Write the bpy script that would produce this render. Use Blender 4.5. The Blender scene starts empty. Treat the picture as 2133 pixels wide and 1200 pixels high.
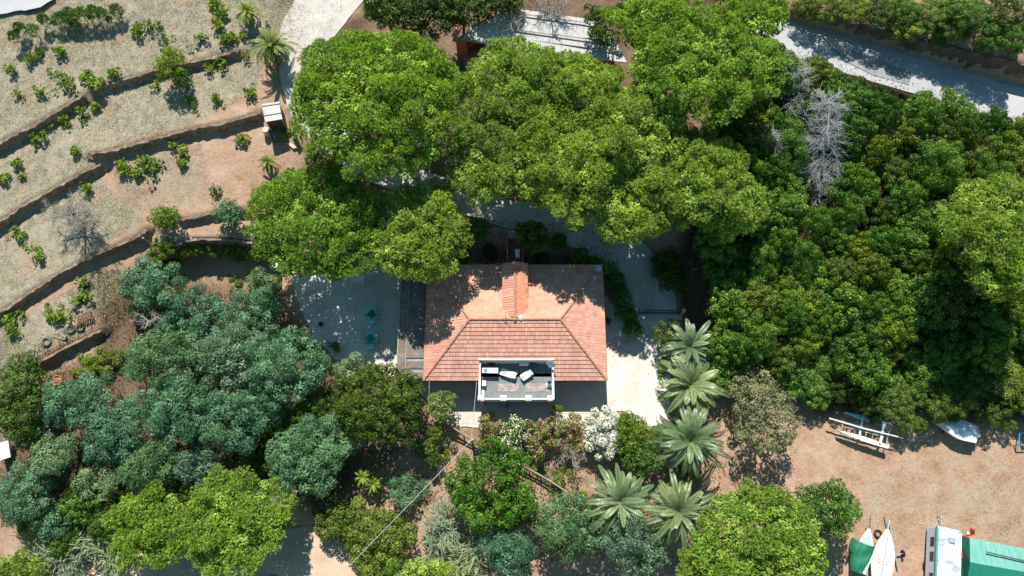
import bpy, bmesh, math, random
import numpy as np
from mathutils import Vector, Matrix
rnd = random.Random(11)
S = bpy.context.scene
COL = S.collection
# ------------------------------------------------------------------ camera, world, sun, exposure
F = 1560.0; TILT = math.radians(17.8); DIST = F/22.0
CAMP = np.array([0.0, -DIST*math.sin(TILT), DIST*math.cos(TILT)])
cd = bpy.data.cameras.new('camera'); cam = bpy.data.objects.new('camera', cd); COL.objects.link(cam)
cam.location = CAMP.tolist(); cam.rotation_euler = (TILT, 0, 0)
cd.sensor_width = 36; cd.lens = 36*F/2133.0; cd.clip_end = 5000; cd.clip_start = 0.5
S.camera = cam
SUN_EL = math.radians(53); SHX, SHY = 0.09, -0.75        # ground shadow of a 1 m post
w = bpy.data.worlds.new('World'); S.world = w; w.use_nodes = True
nt = w.node_tree; bg = nt.nodes['Background']
sky = nt.nodes.new('ShaderNodeTexSky'); sky.sky_type = 'NISHITA'; sky.sun_disc = False
sky.sun_elevation = SUN_EL; sky.sun_rotation = math.atan2(-SHX, -SHY); sky.air_density = 1.3; sky.dust_density = 0.4; sky.ozone_density = 1.2
tn = nt.nodes.new('ShaderNodeMix'); tn.data_type = 'RGBA'; tn.blend_type = 'MULTIPLY'; tn.inputs[0].default_value = 1; tn.inputs[7].default_value = (.66,1.05,1.0,1)
nt.links.new(sky.outputs[0], tn.inputs[6]); nt.links.new(tn.outputs[2], bg.inputs[0]); bg.inputs[1].default_value = 0.068
ld = bpy.data.lights.new('sun', 'SUN'); ld.energy = 5.0; ld.angle = math.radians(0.5); ld.color = (1.0, 0.94, 0.85)
lo = bpy.data.objects.new('sun', ld); COL.objects.link(lo); lo.location = (0, 0, 60)
lo.rotation_euler = Vector((-SHX, -SHY, 1.0)).to_track_quat('Z', 'Y').to_euler()
vs = S.view_settings; vs.view_transform = 'Standard'; vs.look = 'None'; vs.exposure = 0.46; vs.gamma = 1.0
S.render.engine = 'CYCLES'
# ------------------------------------------------------------------ pixel -> world
def ray(px, py):
    a = (px-1066.5)/F; b = (600.0-py)/F
    c, s = math.cos(TILT), math.sin(TILT)
    return np.array([a, b*c+s, b*s-c])
def W(px, py, z=0.0):
    d = ray(px, py); t = (z-CAMP[2])/d[2]
    return CAMP+d*t
# ------------------------------------------------------------------ terrain
CP = [(600,600,0),(700,740,0),(830,600,0),(880,800,0),(1250,800,0),(1300,700,0),(1380,850,0),(1270,580,0),(1000,880,-.3),
(1000,510,1.6),(1150,505,1.8),(1060,440,2.9),(900,395,3.2),(760,335,3.7),(1250,470,2.3),(1330,530,1.5),(1380,600,.7),(1390,650,.1),
(590,555,.1),(450,575,.3),(400,580,.5),(0,0,8.2),(300,0,7.6),(0,150,7.1),(250,100,6.7),(500,60,6.5),(560,200,5.3),(300,220,5.7),(0,400,5.1),(150,380,4.7),
(350,350,4.3),(500,330,4.2),(560,300,4.4),(0,560,3.7),(250,430,3.8),(400,440,3.2),(480,490,2.2),(0,720,2.4),(150,680,2.3),(0,850,1),(200,800,1.),(400,800,.3),
(300,1000,-.8),(0,1100,-1),(600,1150,-2),(640,850,-.4),(620,40,6.5),(700,20,6.3),(620,250,4.8),(700,330,4.0),(960,130,5.),(1100,0,6.5),(1100,100,5.3),(1300,100,5.4),
(1200,300,4.),(1400,300,4.2),(1450,450,3),(1430,600,1.6),(1450,700,.7),(1500,800,.3),(1600,0,8.),(1640,80,6.9),(1800,126,6.5),(2000,186,6.1),(2133,224,5.9),
(1700,14,8.3),(1850,55,8.3),(2000,98,8.2),(2133,138,8.1),(1700,300,4.6),(1900,400,3.8),(2100,500,3.6),(1600,500,3),(1800,650,1.8),(2100,750,1.6),(1700,830,.2),
(2000,860,.2),(2133,870,.2),(1700,950,-.1),(2100,1000,-.3),(1800,1180,-.7),(2133,1190,-.8),(1500,950,-.2),(1500,1080,-.6),(1300,1000,-.9),(1100,1100,-1.5),
(900,1000,-1.),(900,1150,-1.8),(1300,1190,-1.7),(750,900,-.6)]
cw = np.array([[*W(a,b,c)[:2], c] for a,b,c in CP])
def _k(r2): return np.sqrt(r2+9.0)
def _fit():
    n = len(cw); d2 = ((cw[:,None,:2]-cw[None,:,:2])**2).sum(-1)
    A = np.zeros((n+1,n+1)); A[:n,:n] = _k(d2)+np.eye(n)*-0.15; A[:n,n] = 1; A[n,:n] = 1
    return np.linalg.solve(A, np.append(cw[:,2],0))
_c = _fit()
def rbf(X, Y):
    X = np.clip(X,-58,58); Y = np.clip(Y,-32,42); out = np.full(X.shape, _c[-1])
    for i in range(len(cw)): out += _c[i]*_k((X-cw[i,0])**2+(Y-cw[i,1])**2)
    return out
# terrace edges: pixel polyline, approximate height, drop
TW = [([(-60,335),(0,303),(90,258),(178,206)],6.1,1.0,'topmost left'),([(205,190),(330,152),(420,132),(500,112)],6.1,.8,'topmost right'),
 ([(-60,500),(0,466),(75,420),(150,380),(212,344)],4.7,.95,'second left'),([(198,328),(260,312),(400,275),(470,262),(545,240)],5.0,1.0,'second right'),
 ([(-60,690),(0,655),(75,608),(150,560),(240,515),(312,482)],3.2,.95,'third left'),([(375,462),(440,450),(520,436)],3.4,.7,'third right'),
 ([(65,768),(140,728),(214,690)],1.9,.9,'lowest'),([(335,530),(400,508),(480,506),(585,512)],2.2,2.8,'sunken')]
TWW = [(np.array([W(a,b,z)[:2] for a,b in pl]), h) for pl,z,h,_ in TW]
def polydist(X, Y, P):
    best = np.full(X.shape, 1e9); sgn = np.zeros(X.shape); ex = np.zeros(X.shape)
    n = len(P)
    for i in range(n-1):
        a, b = P[i], P[i+1]; d = b-a; L = math.hypot(*d); t = ((X-a[0])*d[0]+(Y-a[1])*d[1])/L**2
        tc = np.clip(t,0,1); dd = np.hypot(X-a[0]-tc*d[0], Y-a[1]-tc*d[1])
        side = (d[0]*(Y-a[1])-d[1]*(X-a[0]))
        e = np.zeros(X.shape)
        if i == 0: e = np.maximum(e, -t*L)
        if i == n-2: e = np.maximum(e, (t-1)*L)
        m = dd < best
        best = np.where(m, dd, best); sgn = np.where(m, side, sgn); ex = np.where(m, e, ex)
    return best, sgn, ex
def inpoly(X, Y, P):
    ins = np.zeros(X.shape, bool); n = len(P)
    for i in range(n):
        a, b = P[i], P[(i+1)%n]
        if a[1] == b[1]: continue
        c = ((a[1] > Y) != (b[1] > Y)) & (X < (b[0]-a[0])*(Y-a[1])/(b[1]-a[1])+a[0])
        ins ^= c
    return ins
def polysd(X, Y, P):
    Q = np.vstack([P, P[:1]]); d,_,_ = polydist(X, Y, Q)
    return np.where(inpoly(X, Y, P), d, -d)
YARD = [(602,566),(650,555),(830,552),(1000,545),(1262,540),(1292,575),(1300,640),(1400,640),(1400,700),(1392,890),(1290,885),(1010,890),(925,885),(860,800),(780,775),(700,748),(655,705),(626,645),(612,600)]
YW = np.array([W(a,b,0)[:2] for a,b in YARD])
def H0(X, Y):
    z = rbf(X, Y)
    for P, h in TWW:
        d, s, e = polydist(X, Y, P)
        sg = np.clip(np.where(s>0,1,-1)*d/0.12, -1, 1)
        z = z+h*0.5*sg*np.exp(-d/2.6)*np.exp(-(np.maximum(e,0)/0.9)**2)
    sd = polysd(X, Y, YW); wt = np.clip(sd/0.9+1, 0, 1)
    return z*(1-wt)+(-0.03)*wt
def spline(P, step=0.5):
    P = [np.array(p, float) for p in P]; out = []
    for i in range(len(P)-1):
        p0 = P[max(i-1,0)]; p1 = P[i]; p2 = P[i+1]; p3 = P[min(i+2,len(P)-1)]
        n = max(2, int(np.linalg.norm((p2-p1)[:2])/step))
        for k in range(n):
            t = k/n; out.append(.5*((2*p1)+(-p0+p2)*t+(2*p0-5*p1+4*p2-p3)*t*t+(-p0+3*p1-3*p2+p3)*t**3))
    out.append(P[-1]); return np.array(out)
def G0(px, py, f=None, dz=0):
    f = f or H0; z = 0.0
    for _ in range(14):
        p = W(px, py, z+dz); z = .5*z+.5*float(f(np.array([p[0]]), np.array([p[1]]))[0])
    return np.array([p[0], p[1], z])
ROADS = {}
def road(key, pts):                                      # (px, py, half width m)
    c = []
    for a,b,hw in pts:
        g = G0(a,b); c.append([g[0],g[1],hw,g[2]])
    s = spline(c); zz = s[:,3].copy()
    for _ in range(12): zz[1:-1] = (zz[:-2]+zz[1:-1]*2+zz[2:])/4
    s[:,3] = zz; ROADS[key] = s
road('drive', [(720,-45,2.9),(668,22,2.9),(628,100,2.4),(640,220,1.6),(740,325,1.5),(850,372,1.4),(950,408,1.35),(1040,438,1.35),(1120,455,1.5),(1210,475,2.0),(1290,520,2.2),(1338,580,2.35),(1358,640,2.3),(1360,668,2.2)])
road('road', [(1500,40,1.95),(1640,80,1.95),(1760,115,1.95),(1900,156,1.95),(2030,194,2.0),(2160,231,2.0),(2300,272,2.0)])
road('track', [(60,1240,1.6),(250,1200,1.8),(420,1172,1.8),(580,1150,1.9),(660,1168,2.3),(760,1240,2.4)])
def H(X, Y):
    X = np.asarray(X, float); Y = np.asarray(Y, float); z = H0(X, Y)
    for k, s in ROADS.items():
        m = (X > s[:,0].min()-6)&(X < s[:,0].max()+6)&(Y > s[:,1].min()-6)&(Y < s[:,1].max()+6)
        if not m.any(): continue
        xs, ys = X[m], Y[m]; best = np.full(xs.shape,1e9); zc = np.zeros(xs.shape); hw = np.ones(xs.shape)
        for q in s:
            d = (xs-q[0])**2+(ys-q[1])**2; mm = d < best
            best = np.where(mm,d,best); zc = np.where(mm,q[3],zc); hw = np.where(mm,q[2],hw)
        d = np.sqrt(best); wt = np.clip(1-(d-hw-.3)/(.3 if k == 'road' else 1.0), 0, 1)
        zz = z[m]; zz = zz*(1-wt)+zc*wt; z = z.copy(); z[m] = zz
    return z
_gx = np.arange(-64,64.01,.2); _gy = np.arange(-36,46.01,.2); _HG = H(*np.meshgrid(_gx,_gy)); _Hslow = H
def H(X, Y):                                             # the same heights, read from a fine table
    X = np.asarray(X, float); Y = np.asarray(Y, float)
    fx = np.clip((X+64)/.2, 0, len(_gx)-1.001); fy = np.clip((Y+36)/.2, 0, len(_gy)-1.001); i = fx.astype(int); j = fy.astype(int); u = fx-i; v = fy-j
    return (_HG[j,i]*(1-u)+_HG[j,i+1]*u)*(1-v)+(_HG[j+1,i]*(1-u)+_HG[j+1,i+1]*u)*v
def h1(x, y): return float(H(np.array([x]), np.array([y]))[0])
def G(px, py, dz=0.0): return G0(px, py, H, dz)
# ------------------------------------------------------------------ tagging
def tag(o, label=None, cat=None, group=None, kind=None):
    if label: o['label'] = label
    if cat: o['category'] = cat
    if group: o['group'] = group
    if kind: o['kind'] = kind
    return o
def thing(name, label, cat, loc=(0,0,0), rotz=0, group=None):
    o = bpy.data.objects.new(name, None); COL.objects.link(o); o.empty_display_size = .3
    o.location = [float(v) for v in loc]; o.rotation_euler = (0,0,rotz)
    return tag(o, label, cat, group)
def dup(root, loc, rotz=0, sc=1, label=None, group=None):
    r = root.copy(); COL.objects.link(r); r.location = [float(v) for v in loc]; r.rotation_euler = (0,0,rotz)
    r.scale = (sc,sc,sc) if not hasattr(sc,'__len__') else sc
    if label: r['label'] = label
    if group: r['group'] = group
    for ch in list(root.children):
        c = ch.copy(); COL.objects.link(c); c.parent = r
        for g in ch.children:
            d = g.copy(); COL.objects.link(d); d.parent = c
    return r
# ------------------------------------------------------------------ materials
MATS = {}
def newmat(name):
    m = bpy.data.materials.new(name); m.use_nodes = True; t = m.node_tree
    return m, t, t.nodes['Principled BSDF']
def N(t, typ, **kw):
    n = t.nodes.new(typ)
    for k, v in kw.items():
        if k.startswith('i_'): n.inputs[k[2:].replace('_',' ')].default_value = v
        else: setattr(n, k, v)
    return n
def ramp(t, src, stops):
    r = t.nodes.new('ShaderNodeValToRGB'); e = r.color_ramp.elements
    while len(e) > 1: e.remove(e[-1])
    for i,(p,c) in enumerate(stops):
        x = e[0] if i == 0 else e.new(p)
        x.position = p; x.color = (*c,1)
    t.links.new(src, r.inputs[0]); return r.outputs[0]
def mix(t, f, a, b, typ='MIX'):
    n = t.nodes.new('ShaderNodeMix'); n.data_type = 'RGBA'; n.blend_type = typ
    for s, v in ((0,f),(6,a),(7,b)):
        if isinstance(v, (int,float)): n.inputs[s].default_value = v
        elif isinstance(v, tuple): n.inputs[s].default_value = (*v,1)
        else: t.links.new(v, n.inputs[s])
    return n.outputs[2]
def noise(t, scale, detail=4, rough=.6, vec=None, dist=0):
    n = N(t, 'ShaderNodeTexNoise'); n.inputs['Scale'].default_value = scale; n.inputs['Detail'].default_value = detail
    n.inputs['Roughness'].default_value = rough; n.inputs['Distortion'].default_value = dist
    if vec is None:
        g = t.nodes.new('ShaderNodeNewGeometry'); vec = g.outputs['Position']
    t.links.new(vec, n.inputs['Vector']); return n.outputs['Fac']
def bump(t, b, h, st=.3, d=.05):
    n = N(t, 'ShaderNodeBump'); n.inputs['Strength'].default_value = st; n.inputs['Distance'].default_value = d
    t.links.new(h, n.inputs['Height']); t.links.new(n.outputs[0], b.inputs['Normal'])
def plain(name, c, rough=.6, var=.25, scale=6, metal=0, bst=.15, dirt=None):
    if name in MATS: return MATS[name]
    m, t, b = newmat(name); tc = N(t,'ShaderNodeTexCoord').outputs['Object']
    n1 = noise(t, scale, 5, .65, tc); lo_ = tuple(x*(1-var) for x in c); hi = tuple(min(1,x*(1+var*.7)) for x in c)
    o = ramp(t, n1, [(.3,lo_),(.7,hi)])
    if dirt:
        n2 = noise(t, scale*.35, 6, .7, tc); f = ramp(t, n2, [(.52,(0,0,0)),(.68,(1,1,1))]); o = mix(t, f, o, dirt)
    t.links.new(o, b.inputs['Base Color']); b.inputs['Roughness'].default_value = rough; b.inputs['Metallic'].default_value = metal
    b.inputs['Specular IOR Level'].default_value = .3
    if bst: bump(t, b, n1, bst, .03)
    MATS[name] = m; return m
def leafmat(name, cols, transl=.28, rough=.5, hue=.25, spec=.25):
    if name in MATS: return MATS[name]
    m, t, b = newmat(name)
    at = N(t,'ShaderNodeAttribute', attribute_name='tint').outputs['Fac']
    st = [(i/(len(cols)-1), c) for i,c in enumerate(cols)]
    o = ramp(t, at, st)
    oi = N(t,'ShaderNodeObjectInfo').outputs['Random']
    k = ramp(t, oi, [(0,(1-hue,1-hue*.7,1-hue*.5)),(.5,(1,1,1)),(1,(1+hue*.6,1+hue*.25,1-hue*.3))])
    o = mix(t, 1.0, o, k, 'MULTIPLY')
    n = noise(t, .35, 2, .5); o = mix(t, 1.0, o, ramp(t, n, [(.3,(.82,.84,.9)),(.7,(1.15,1.1,.95))]), 'MULTIPLY')
    t.links.new(o, b.inputs['Base Color']); b.inputs['Roughness'].default_value = rough; b.inputs['Specular IOR Level'].default_value = spec
    tr = N(t,'ShaderNodeBsdfTranslucent'); t.links.new(mix(t,1.0,o,(1.5,1.5,.55),'MULTIPLY'), tr.inputs[0])
    ms = N(t,'ShaderNodeMixShader'); ms.inputs[0].default_value = transl
    t.links.new(b.outputs[0], ms.inputs[1]); t.links.new(tr.outputs[0], ms.inputs[2])
    t.links.new(ms.outputs[0], t.nodes['Material Output'].inputs[0]); MATS[name] = m; return m
# ------------------------------------------------------------------ mesh building
class MB:
    def __init__(s): s.v = []; s.f = []; s.uv = None
    def add(s, vs, fs):
        o = len(s.v); s.v += [tuple(float(c) for c in v) for v in vs]; s.f += [tuple(i+o for i in f) for f in fs]; return s
    def box(s, c, d, rz=0, rx=0, ry=0, taper=1):
        m = Matrix.Translation([float(q) for q in c])@Matrix.Rotation(rz,4,'Z')@Matrix.Rotation(ry,4,'Y')@Matrix.Rotation(rx,4,'X')
        vs = [m@Vector((x*d[0]/2*(taper if z>0 else 1), y*d[1]/2*(taper if z>0 else 1), z*d[2]/2)) for z in (-1,1) for y in (-1,1) for x in (-1,1)]
        return s.add(vs, [(0,2,3,1),(4,5,7,6),(0,1,5,4),(2,6,7,3),(0,4,6,2),(1,3,7,5)])
    def bar(s, a, b, wd, ht=None):
        a = Vector([float(q) for q in a]); b = Vector([float(q) for q in b]); ht = ht or wd; d = b-a
        q = d.to_track_quat('X','Z'); c = (a+b)/2
        vs = [c+q@Vector((x*d.length/2, y*wd/2, z*ht/2)) for z in (-1,1) for y in (-1,1) for x in (-1,1)]
        return s.add(vs, [(0,2,3,1),(4,5,7,6),(0,1,5,4),(2,6,7,3),(0,4,6,2),(1,3,7,5)])
    def tube(s, pts, rad, n=7, cap=True):
        pts = [Vector([float(q) for q in p]) for p in pts]
        if not hasattr(rad,'__len__'): rad = [rad]*len(pts)
        vs = []; 
        for i,p in enumerate(pts):
            d = (pts[min(i+1,len(pts)-1)]-pts[max(i-1,0)]); q = d.to_track_quat('Z','Y') if d.length>1e-6 else Vector((0,0,1)).to_track_quat('Z','Y')
            for k in range(n):
                a = 2*math.pi*k/n; vs.append(p+q@Vector((math.cos(a)*rad[i], math.sin(a)*rad[i], 0)))
        fs = [(i*n+k, i*n+(k+1)%n, (i+1)*n+(k+1)%n, (i+1)*n+k) for i in range(len(pts)-1) for k in range(n)]
        if cap: fs += [tuple(range(n-1,-1,-1)), tuple((len(pts)-1)*n+k for k in range(n))]
        return s.add(vs, fs)
    def lathe(s, c, prof, n=20):
        vs = [(c[0]+r*math.cos(2*math.pi*k/n), c[1]+r*math.sin(2*math.pi*k/n), c[2]+z) for r,z in prof for k in range(n)]
        fs = [(i*n+k, i*n+(k+1)%n, (i+1)*n+(k+1)%n, (i+1)*n+k) for i in range(len(prof)-1) for k in range(n)]
        return s.add(vs, fs+[tuple(range(n-1,-1,-1)), tuple((len(prof)-1)*n+k for k in range(n))])
    def torus(s, c, R, r, n=20, m=8, q=None):
        q = q or Matrix.Identity(3); vs = []
        for i in range(n):
            a = 2*math.pi*i/n
            for j in range(m):
                b = 2*math.pi*j/m; v = q@Vector(((R+r*math.cos(b))*math.cos(a),(R+r*math.cos(b))*math.sin(a),r*math.sin(b)))
                vs.append((c[0]+v.x,c[1]+v.y,c[2]+v.z))
        return s.add(vs, [(i*m+j,((i+1)%n)*m+j,((i+1)%n)*m+(j+1)%m,i*m+(j+1)%m) for i in range(n) for j in range(m)])
    def prism(s, P, z0, z1):
        n = len(P); a = sum(P[i][0]*P[(i+1)%n][1]-P[(i+1)%n][0]*P[i][1] for i in range(n))
        if a < 0: P = P[::-1]
        return s.add([(p[0],p[1],z0) for p in P]+[(p[0],p[1],z1) for p in P], [tuple(range(n-1,-1,-1)), tuple(range(n,2*n))]+[(i,(i+1)%n,n+(i+1)%n,n+i) for i in range(n)])
    def quad(s, *p): return s.add(p, [tuple(range(len(p)))])
    def build(s, name, mat, parent=None, smooth=False, local=False):
        me = bpy.data.meshes.new(name); vs = s.v
        if parent is not None and not local:
            L = parent.location if parent.parent is None else parent.parent.location
            vs = [(v[0]-L[0], v[1]-L[1], v[2]-L[2]) for v in vs]
        me.from_pydata(vs, [], s.f); me.update(); me.materials.append(mat)
        if smooth: me.polygons.foreach_set('use_smooth', [True]*len(me.polygons))
        o = bpy.data.objects.new(name, me); COL.objects.link(o)
        if parent is not None: o.parent = parent
        return o
def quads_obj(name, V, mat, parent=None, tint=None, k=4):   # V: (n,k,3) faces
    n = len(V); me = bpy.data.meshes.new(name); me.vertices.add(n*k); me.vertices.foreach_set('co', V.astype(np.float32).ravel())
    me.loops.add(n*k); me.loops.foreach_set('vertex_index', np.arange(n*k, dtype=np.int32))
    me.polygons.add(n); me.polygons.foreach_set('loop_start', np.arange(0,n*k,k, dtype=np.int32))
    try: me.polygons.foreach_set('loop_total', np.full(n,k, dtype=np.int32))
    except Exception: pass
    if tint is not None:
        a = me.attributes.new('tint','FLOAT','FACE'); a.data.foreach_set('value', tint.astype(np.float32))
    me.update(calc_edges=True); me.materials.append(mat)
    o = bpy.data.objects.new(name, me); COL.objects.link(o)
    if parent is not None: o.parent = parent
    return o
def unit(a): return a/np.maximum(np.linalg.norm(a,axis=-1,keepdims=True),1e-9)
def leafquads(C, R, rs, dens, L, Wd, mode='flat', out=.8, zs=1.0, low=-.3, tuft=7, spread=.8, shell=(.7,1.05), droop=0, jit=.45):
    """lobes (C,R) -> leaf quads and tints"""
    C = np.asarray(C,float); R = np.asarray(R,float)
    cnt = np.maximum(3,(dens*R*R)).astype(int); idx = np.repeat(np.arange(len(C)), cnt); n = len(idx)
    d = unit(rs.normal(size=(n,3))); d[:,2] = np.where(d[:,2]<low, -d[:,2], d[:,2])
    p = C[idx]+d*(R[idx]*rs.uniform(shell[0],shell[1],n))[:,None]*np.array([1,1,zs])
    lt = rs.uniform(0,1,len(C))
    if mode == 'needle':
        tt = rs.uniform(0,1,n)
        p = np.repeat(p,tuft,0); d = np.repeat(d,tuft,0); t2 = np.repeat(tt,tuft); idx = np.repeat(idx,tuft); n = len(p)
        a = unit(d*out+rs.normal(size=(n,3))*spread+np.array([0,0,.25-droop])); sd = unit(np.cross(a, rs.normal(size=(n,3))))
        tint = .3*lt[idx]+.45*t2+.25*rs.uniform(0,1,n)
    else:
        a = unit(np.cross(d, rs.normal(size=(n,3)))+rs.normal(size=(n,3))*jit); a[:,2] -= droop; a = unit(a)
        sd = unit(np.cross(a, d+rs.normal(size=(n,3))*jit)); tint = .4*lt[idx]+.6*rs.uniform(0,1,n)
    l = (L*rs.uniform(.65,1.25,n))[:,None]; ww = (Wd*rs.uniform(.7,1.2,n))[:,None]
    b = p-a*l*.3; tip = p+a*l*.7
    mid = p+a*l*.1
    V = np.stack([b, mid+sd*ww*.5, tip, mid-sd*ww*.5],1)
    return V, tint
# ================================================================== SETTING
def projpx(X, Y, Z):
    c, s = math.cos(TILT), math.sin(TILT); dx = X-CAMP[0]; dy = Y-CAMP[1]; dz = Z-CAMP[2]
    u = dx; v = dy*c+dz*s; d = dy*s-dz*c
    return 1066.5+F*u/d, 600-F*v/d
def axis(a, b, st, far):
    A = list(np.arange(a, b+1e-6, st)); r = st; x = b; hi = []
    while x < far: r *= 1.45; x += r; hi.append(x)
    r = st; x = a; lo_ = []
    while x > -far: r *= 1.45; x -= r; lo_.append(x)
    return np.array(lo_[::-1]+A+hi)
ax = axis(-57, 57, .33, 1500); ay = axis(-31, 40, .33, 1500)
X, Y = np.meshgrid(ax, ay); Z = H(X, Y); rs = np.random.RandomState(3)
inn = (abs(X) < 58)&(Y > -32)&(Y < 41); Z = Z+np.where(inn & (polysd(X,Y,YW) < -.8), rs.normal(size=Z.shape)*.025, 0)
for k,s in ROADS.items():
    for q in s[::2]:
        m = (abs(X-q[0]) < 5)&(abs(Y-q[1]) < 5); dd = np.hypot(X[m]-q[0], Y[m]-q[1]); z = Z[m]; Z[m] = np.where(dd < q[2]+.22, np.minimum(z, q[3]-.03), z)
me = bpy.data.meshes.new('ground'); ny, nx = X.shape
vv = np.stack([X,Y,Z],-1).reshape(-1,3); me.vertices.add(len(vv)); me.vertices.foreach_set('co', vv.astype(np.float32).ravel())
ii = np.arange(nx*ny).reshape(ny,nx); q = np.stack([ii[:-1,:-1],ii[:-1,1:],ii[1:,1:],ii[1:,:-1]],-1).reshape(-1,4)
me.loops.add(q.size); me.loops.foreach_set('vertex_index', q.astype(np.int32).ravel()); me.polygons.add(len(q)); me.polygons.foreach_set('loop_start', np.arange(0,q.size,4,dtype=np.int32))
try: me.polygons.foreach_set('loop_total', np.full(len(q),4,dtype=np.int32))
except Exception: pass
me.polygons.foreach_set('use_smooth', np.ones(len(q),bool)); me.update(calc_edges=True)
PX, PY = projpx(X, Y, Z)
def region(polys, soft):
    o = np.zeros(X.shape)
    for P, v in polys: o = np.maximum(o, v*np.clip(polysd(PX, PY, np.array(P,float))/soft+.5, 0, 1))
    return o*inn
STRAW = [([(-100,-100),(640,-100),(606,40),(560,110),(530,190),(400,262),(250,300),(190,335),(225,390),(262,425),(300,455),(200,525),(60,625),(-100,720)],1),
 ([(-100,720),(0,680),(150,600),(235,560),(270,590),(170,690),(60,760),(-100,830)],1), ([(230,330),(420,300),(440,420),(330,450),(250,420)],.6),
 ([(1790,1000),(2000,930),(2233,1000),(2233,1150),(1790,1110)],.3), ([(1880,860),(2140,880),(2140,960),(1930,950)],.2),([(880,1040),(960,1060),(940,1130),(890,1120)],.25)]
LITTER = [([(1480,250),(1660,90),(2240,260),(2240,880),(1700,860),(1640,800),(1500,820),(1430,700),(1400,560)],1),([(600,30),(1640,0),(1600,480),(1300,480),(930,430),(640,400)],.6),
 ([(200,560),(560,600),(700,760),(860,780),(900,900),(700,1060),(380,1000),(0,1100),(0,800),(190,740)],.7),([(540,0),(1300,-60),(1600,-60),(1640,40),(1300,60),(760,20)],.6)]
g = me.attributes.new('straw','FLOAT','POINT'); g.data.foreach_set('value', region(STRAW,40).ravel().astype(np.float32))
g = me.attributes.new('litter','FLOAT','POINT'); g.data.foreach_set('value', region(LITTER,50).ravel().astype(np.float32))
m, t, b = newmat('earth')
n1 = noise(t,.55,8,.68); n2 = noise(t,4,6,.7); n3 = noise(t,22,4,.7); n4 = noise(t,.18,4,.6,dist=.6)
soil = ramp(t,n1,[(.28,(.33,.19,.12)),(.45,(.45,.295,.205)),(.62,(.515,.365,.27)),(.76,(.56,.43,.335))])
soil = mix(t,1,soil,ramp(t,n2,[(.25,(.72,.70,.68)),(.55,(1,1,1)),(.8,(1.12,1.1,1.08))]),'MULTIPLY')
soil = mix(t,1,soil,ramp(t,n3,[(.3,(.75,.74,.72)),(.5,(1,1,1)),(.72,(1.18,1.16,1.12))]),'MULTIPLY')
st = ramp(t,noise(t,1.3,7,.7),[(.28,(.22,.185,.12)),(.45,(.36,.32,.235)),(.6,(.45,.395,.315)),(.75,(.57,.505,.43))])
wv = N(t,'ShaderNodeMapping'); wv.inputs['Scale'].default_value = (6,18,6); gp = N(t,'ShaderNodeNewGeometry').outputs['Position']; t.links.new(gp, wv.inputs[0])
st = mix(t,1,st,ramp(t,noise(t,1.6,5,.75,wv.outputs[0],1.2),[(.3,(.66,.66,.62)),(.55,(1,1,1)),(.75,(1.2,1.18,1.15))]),'MULTIPLY')
lit = ramp(t,n2,[(.3,(.05,.035,.02)),(.6,(.11,.075,.045)),(.8,(.19,.13,.08))])
def attr(nm): return N(t,'ShaderNodeAttribute', attribute_name=nm).outputs['Fac']
def mth(op, a, b_, cl=False):
    n = t.nodes.new('ShaderNodeMath'); n.operation = op; n.use_clamp = cl
    for i,v in enumerate((a,b_)):
        if isinstance(v,(int,float)): n.inputs[i].default_value = v
        else: t.links.new(v, n.inputs[i])
    return n.outputs[0]
fs = mth('ADD', mth('MULTIPLY', attr('straw'), 1.5), mth('MULTIPLY', mth('SUBTRACT', n1, .62), 2.2), True)
fs = mth('SUBTRACT', fs, mth('MULTIPLY', mth('SUBTRACT', noise(t,.33,6,.7), .54), 7, True), True)
nz = N(t,'ShaderNodeSeparateXYZ'); t.links.new(N(t,'ShaderNodeNewGeometry').outputs['True Normal'], nz.inputs[0])
flat = mth('MULTIPLY', mth('SUBTRACT', nz.outputs[2], .74), 7, True)
fs = mth('MULTIPLY', fs, flat)
fl = mth('ADD', mth('MULTIPLY', attr('litter'), 1.1), mth('MULTIPLY', mth('SUBTRACT', n4, .5), 1.2), True); fl = mth('MULTIPLY', fl, mth('MULTIPLY', attr('litter'), 2, True))
col = mix(t, fs, soil, st); col = mix(t, fl, col, lit)
t.links.new(col, b.inputs['Base Color']); b.inputs['Roughness'].default_value = .95; b.inputs['Specular IOR Level'].default_value = .1
bump(t, b, mth('ADD', n2, mth('MULTIPLY', n3, .5)), .8, .12)
me.materials.append(m); ground = bpy.data.objects.new('ground', me); COL.objects.link(ground); tag(ground, kind='structure')

def stonemat(name, stops, sc=1.2, sc2=14, crack=None, rough=.85, bst=.4):
    m, t, b = newmat(name); a = ramp(t, noise(t,sc,6,.65), stops)
    a = mix(t,1,a,ramp(t,noise(t,sc2,5,.75),[(.25,(.75,.76,.78)),(.5,(1,1,1)),(.75,(1.12,1.1,1.08))]),'MULTIPLY')
    if crack:
        v = N(t,'ShaderNodeTexVoronoi', feature='DISTANCE_TO_EDGE'); v.inputs['Scale'].default_value = crack
        t.links.new(N(t,'ShaderNodeNewGeometry').outputs['Position'], v.inputs['Vector'])
        a = mix(t, ramp(t, v.outputs['Distance'], [(0,(.7,.7,.7)),(.035,(0,0,0))]), a, (.2,.19,.18))
    t.links.new(a, b.inputs['Base Color']); b.inputs['Roughness'].default_value = rough; b.inputs['Specular IOR Level'].default_value = .2
    bump(t, b, noise(t,sc2*1.5,5,.7), bst, .05); return m
M_gravel = stonemat('gravel', [(.26,(.50,.44,.38)),(.42,(.63,.58,.52)),(.6,(.70,.66,.60)),(.75,(.76,.72,.68))], .42, 13)
M_drive = stonemat('drive_surface', [(.3,(.38,.34,.30)),(.45,(.52,.48,.44)),(.7,(.62,.59,.55))], .6, 13)
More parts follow.
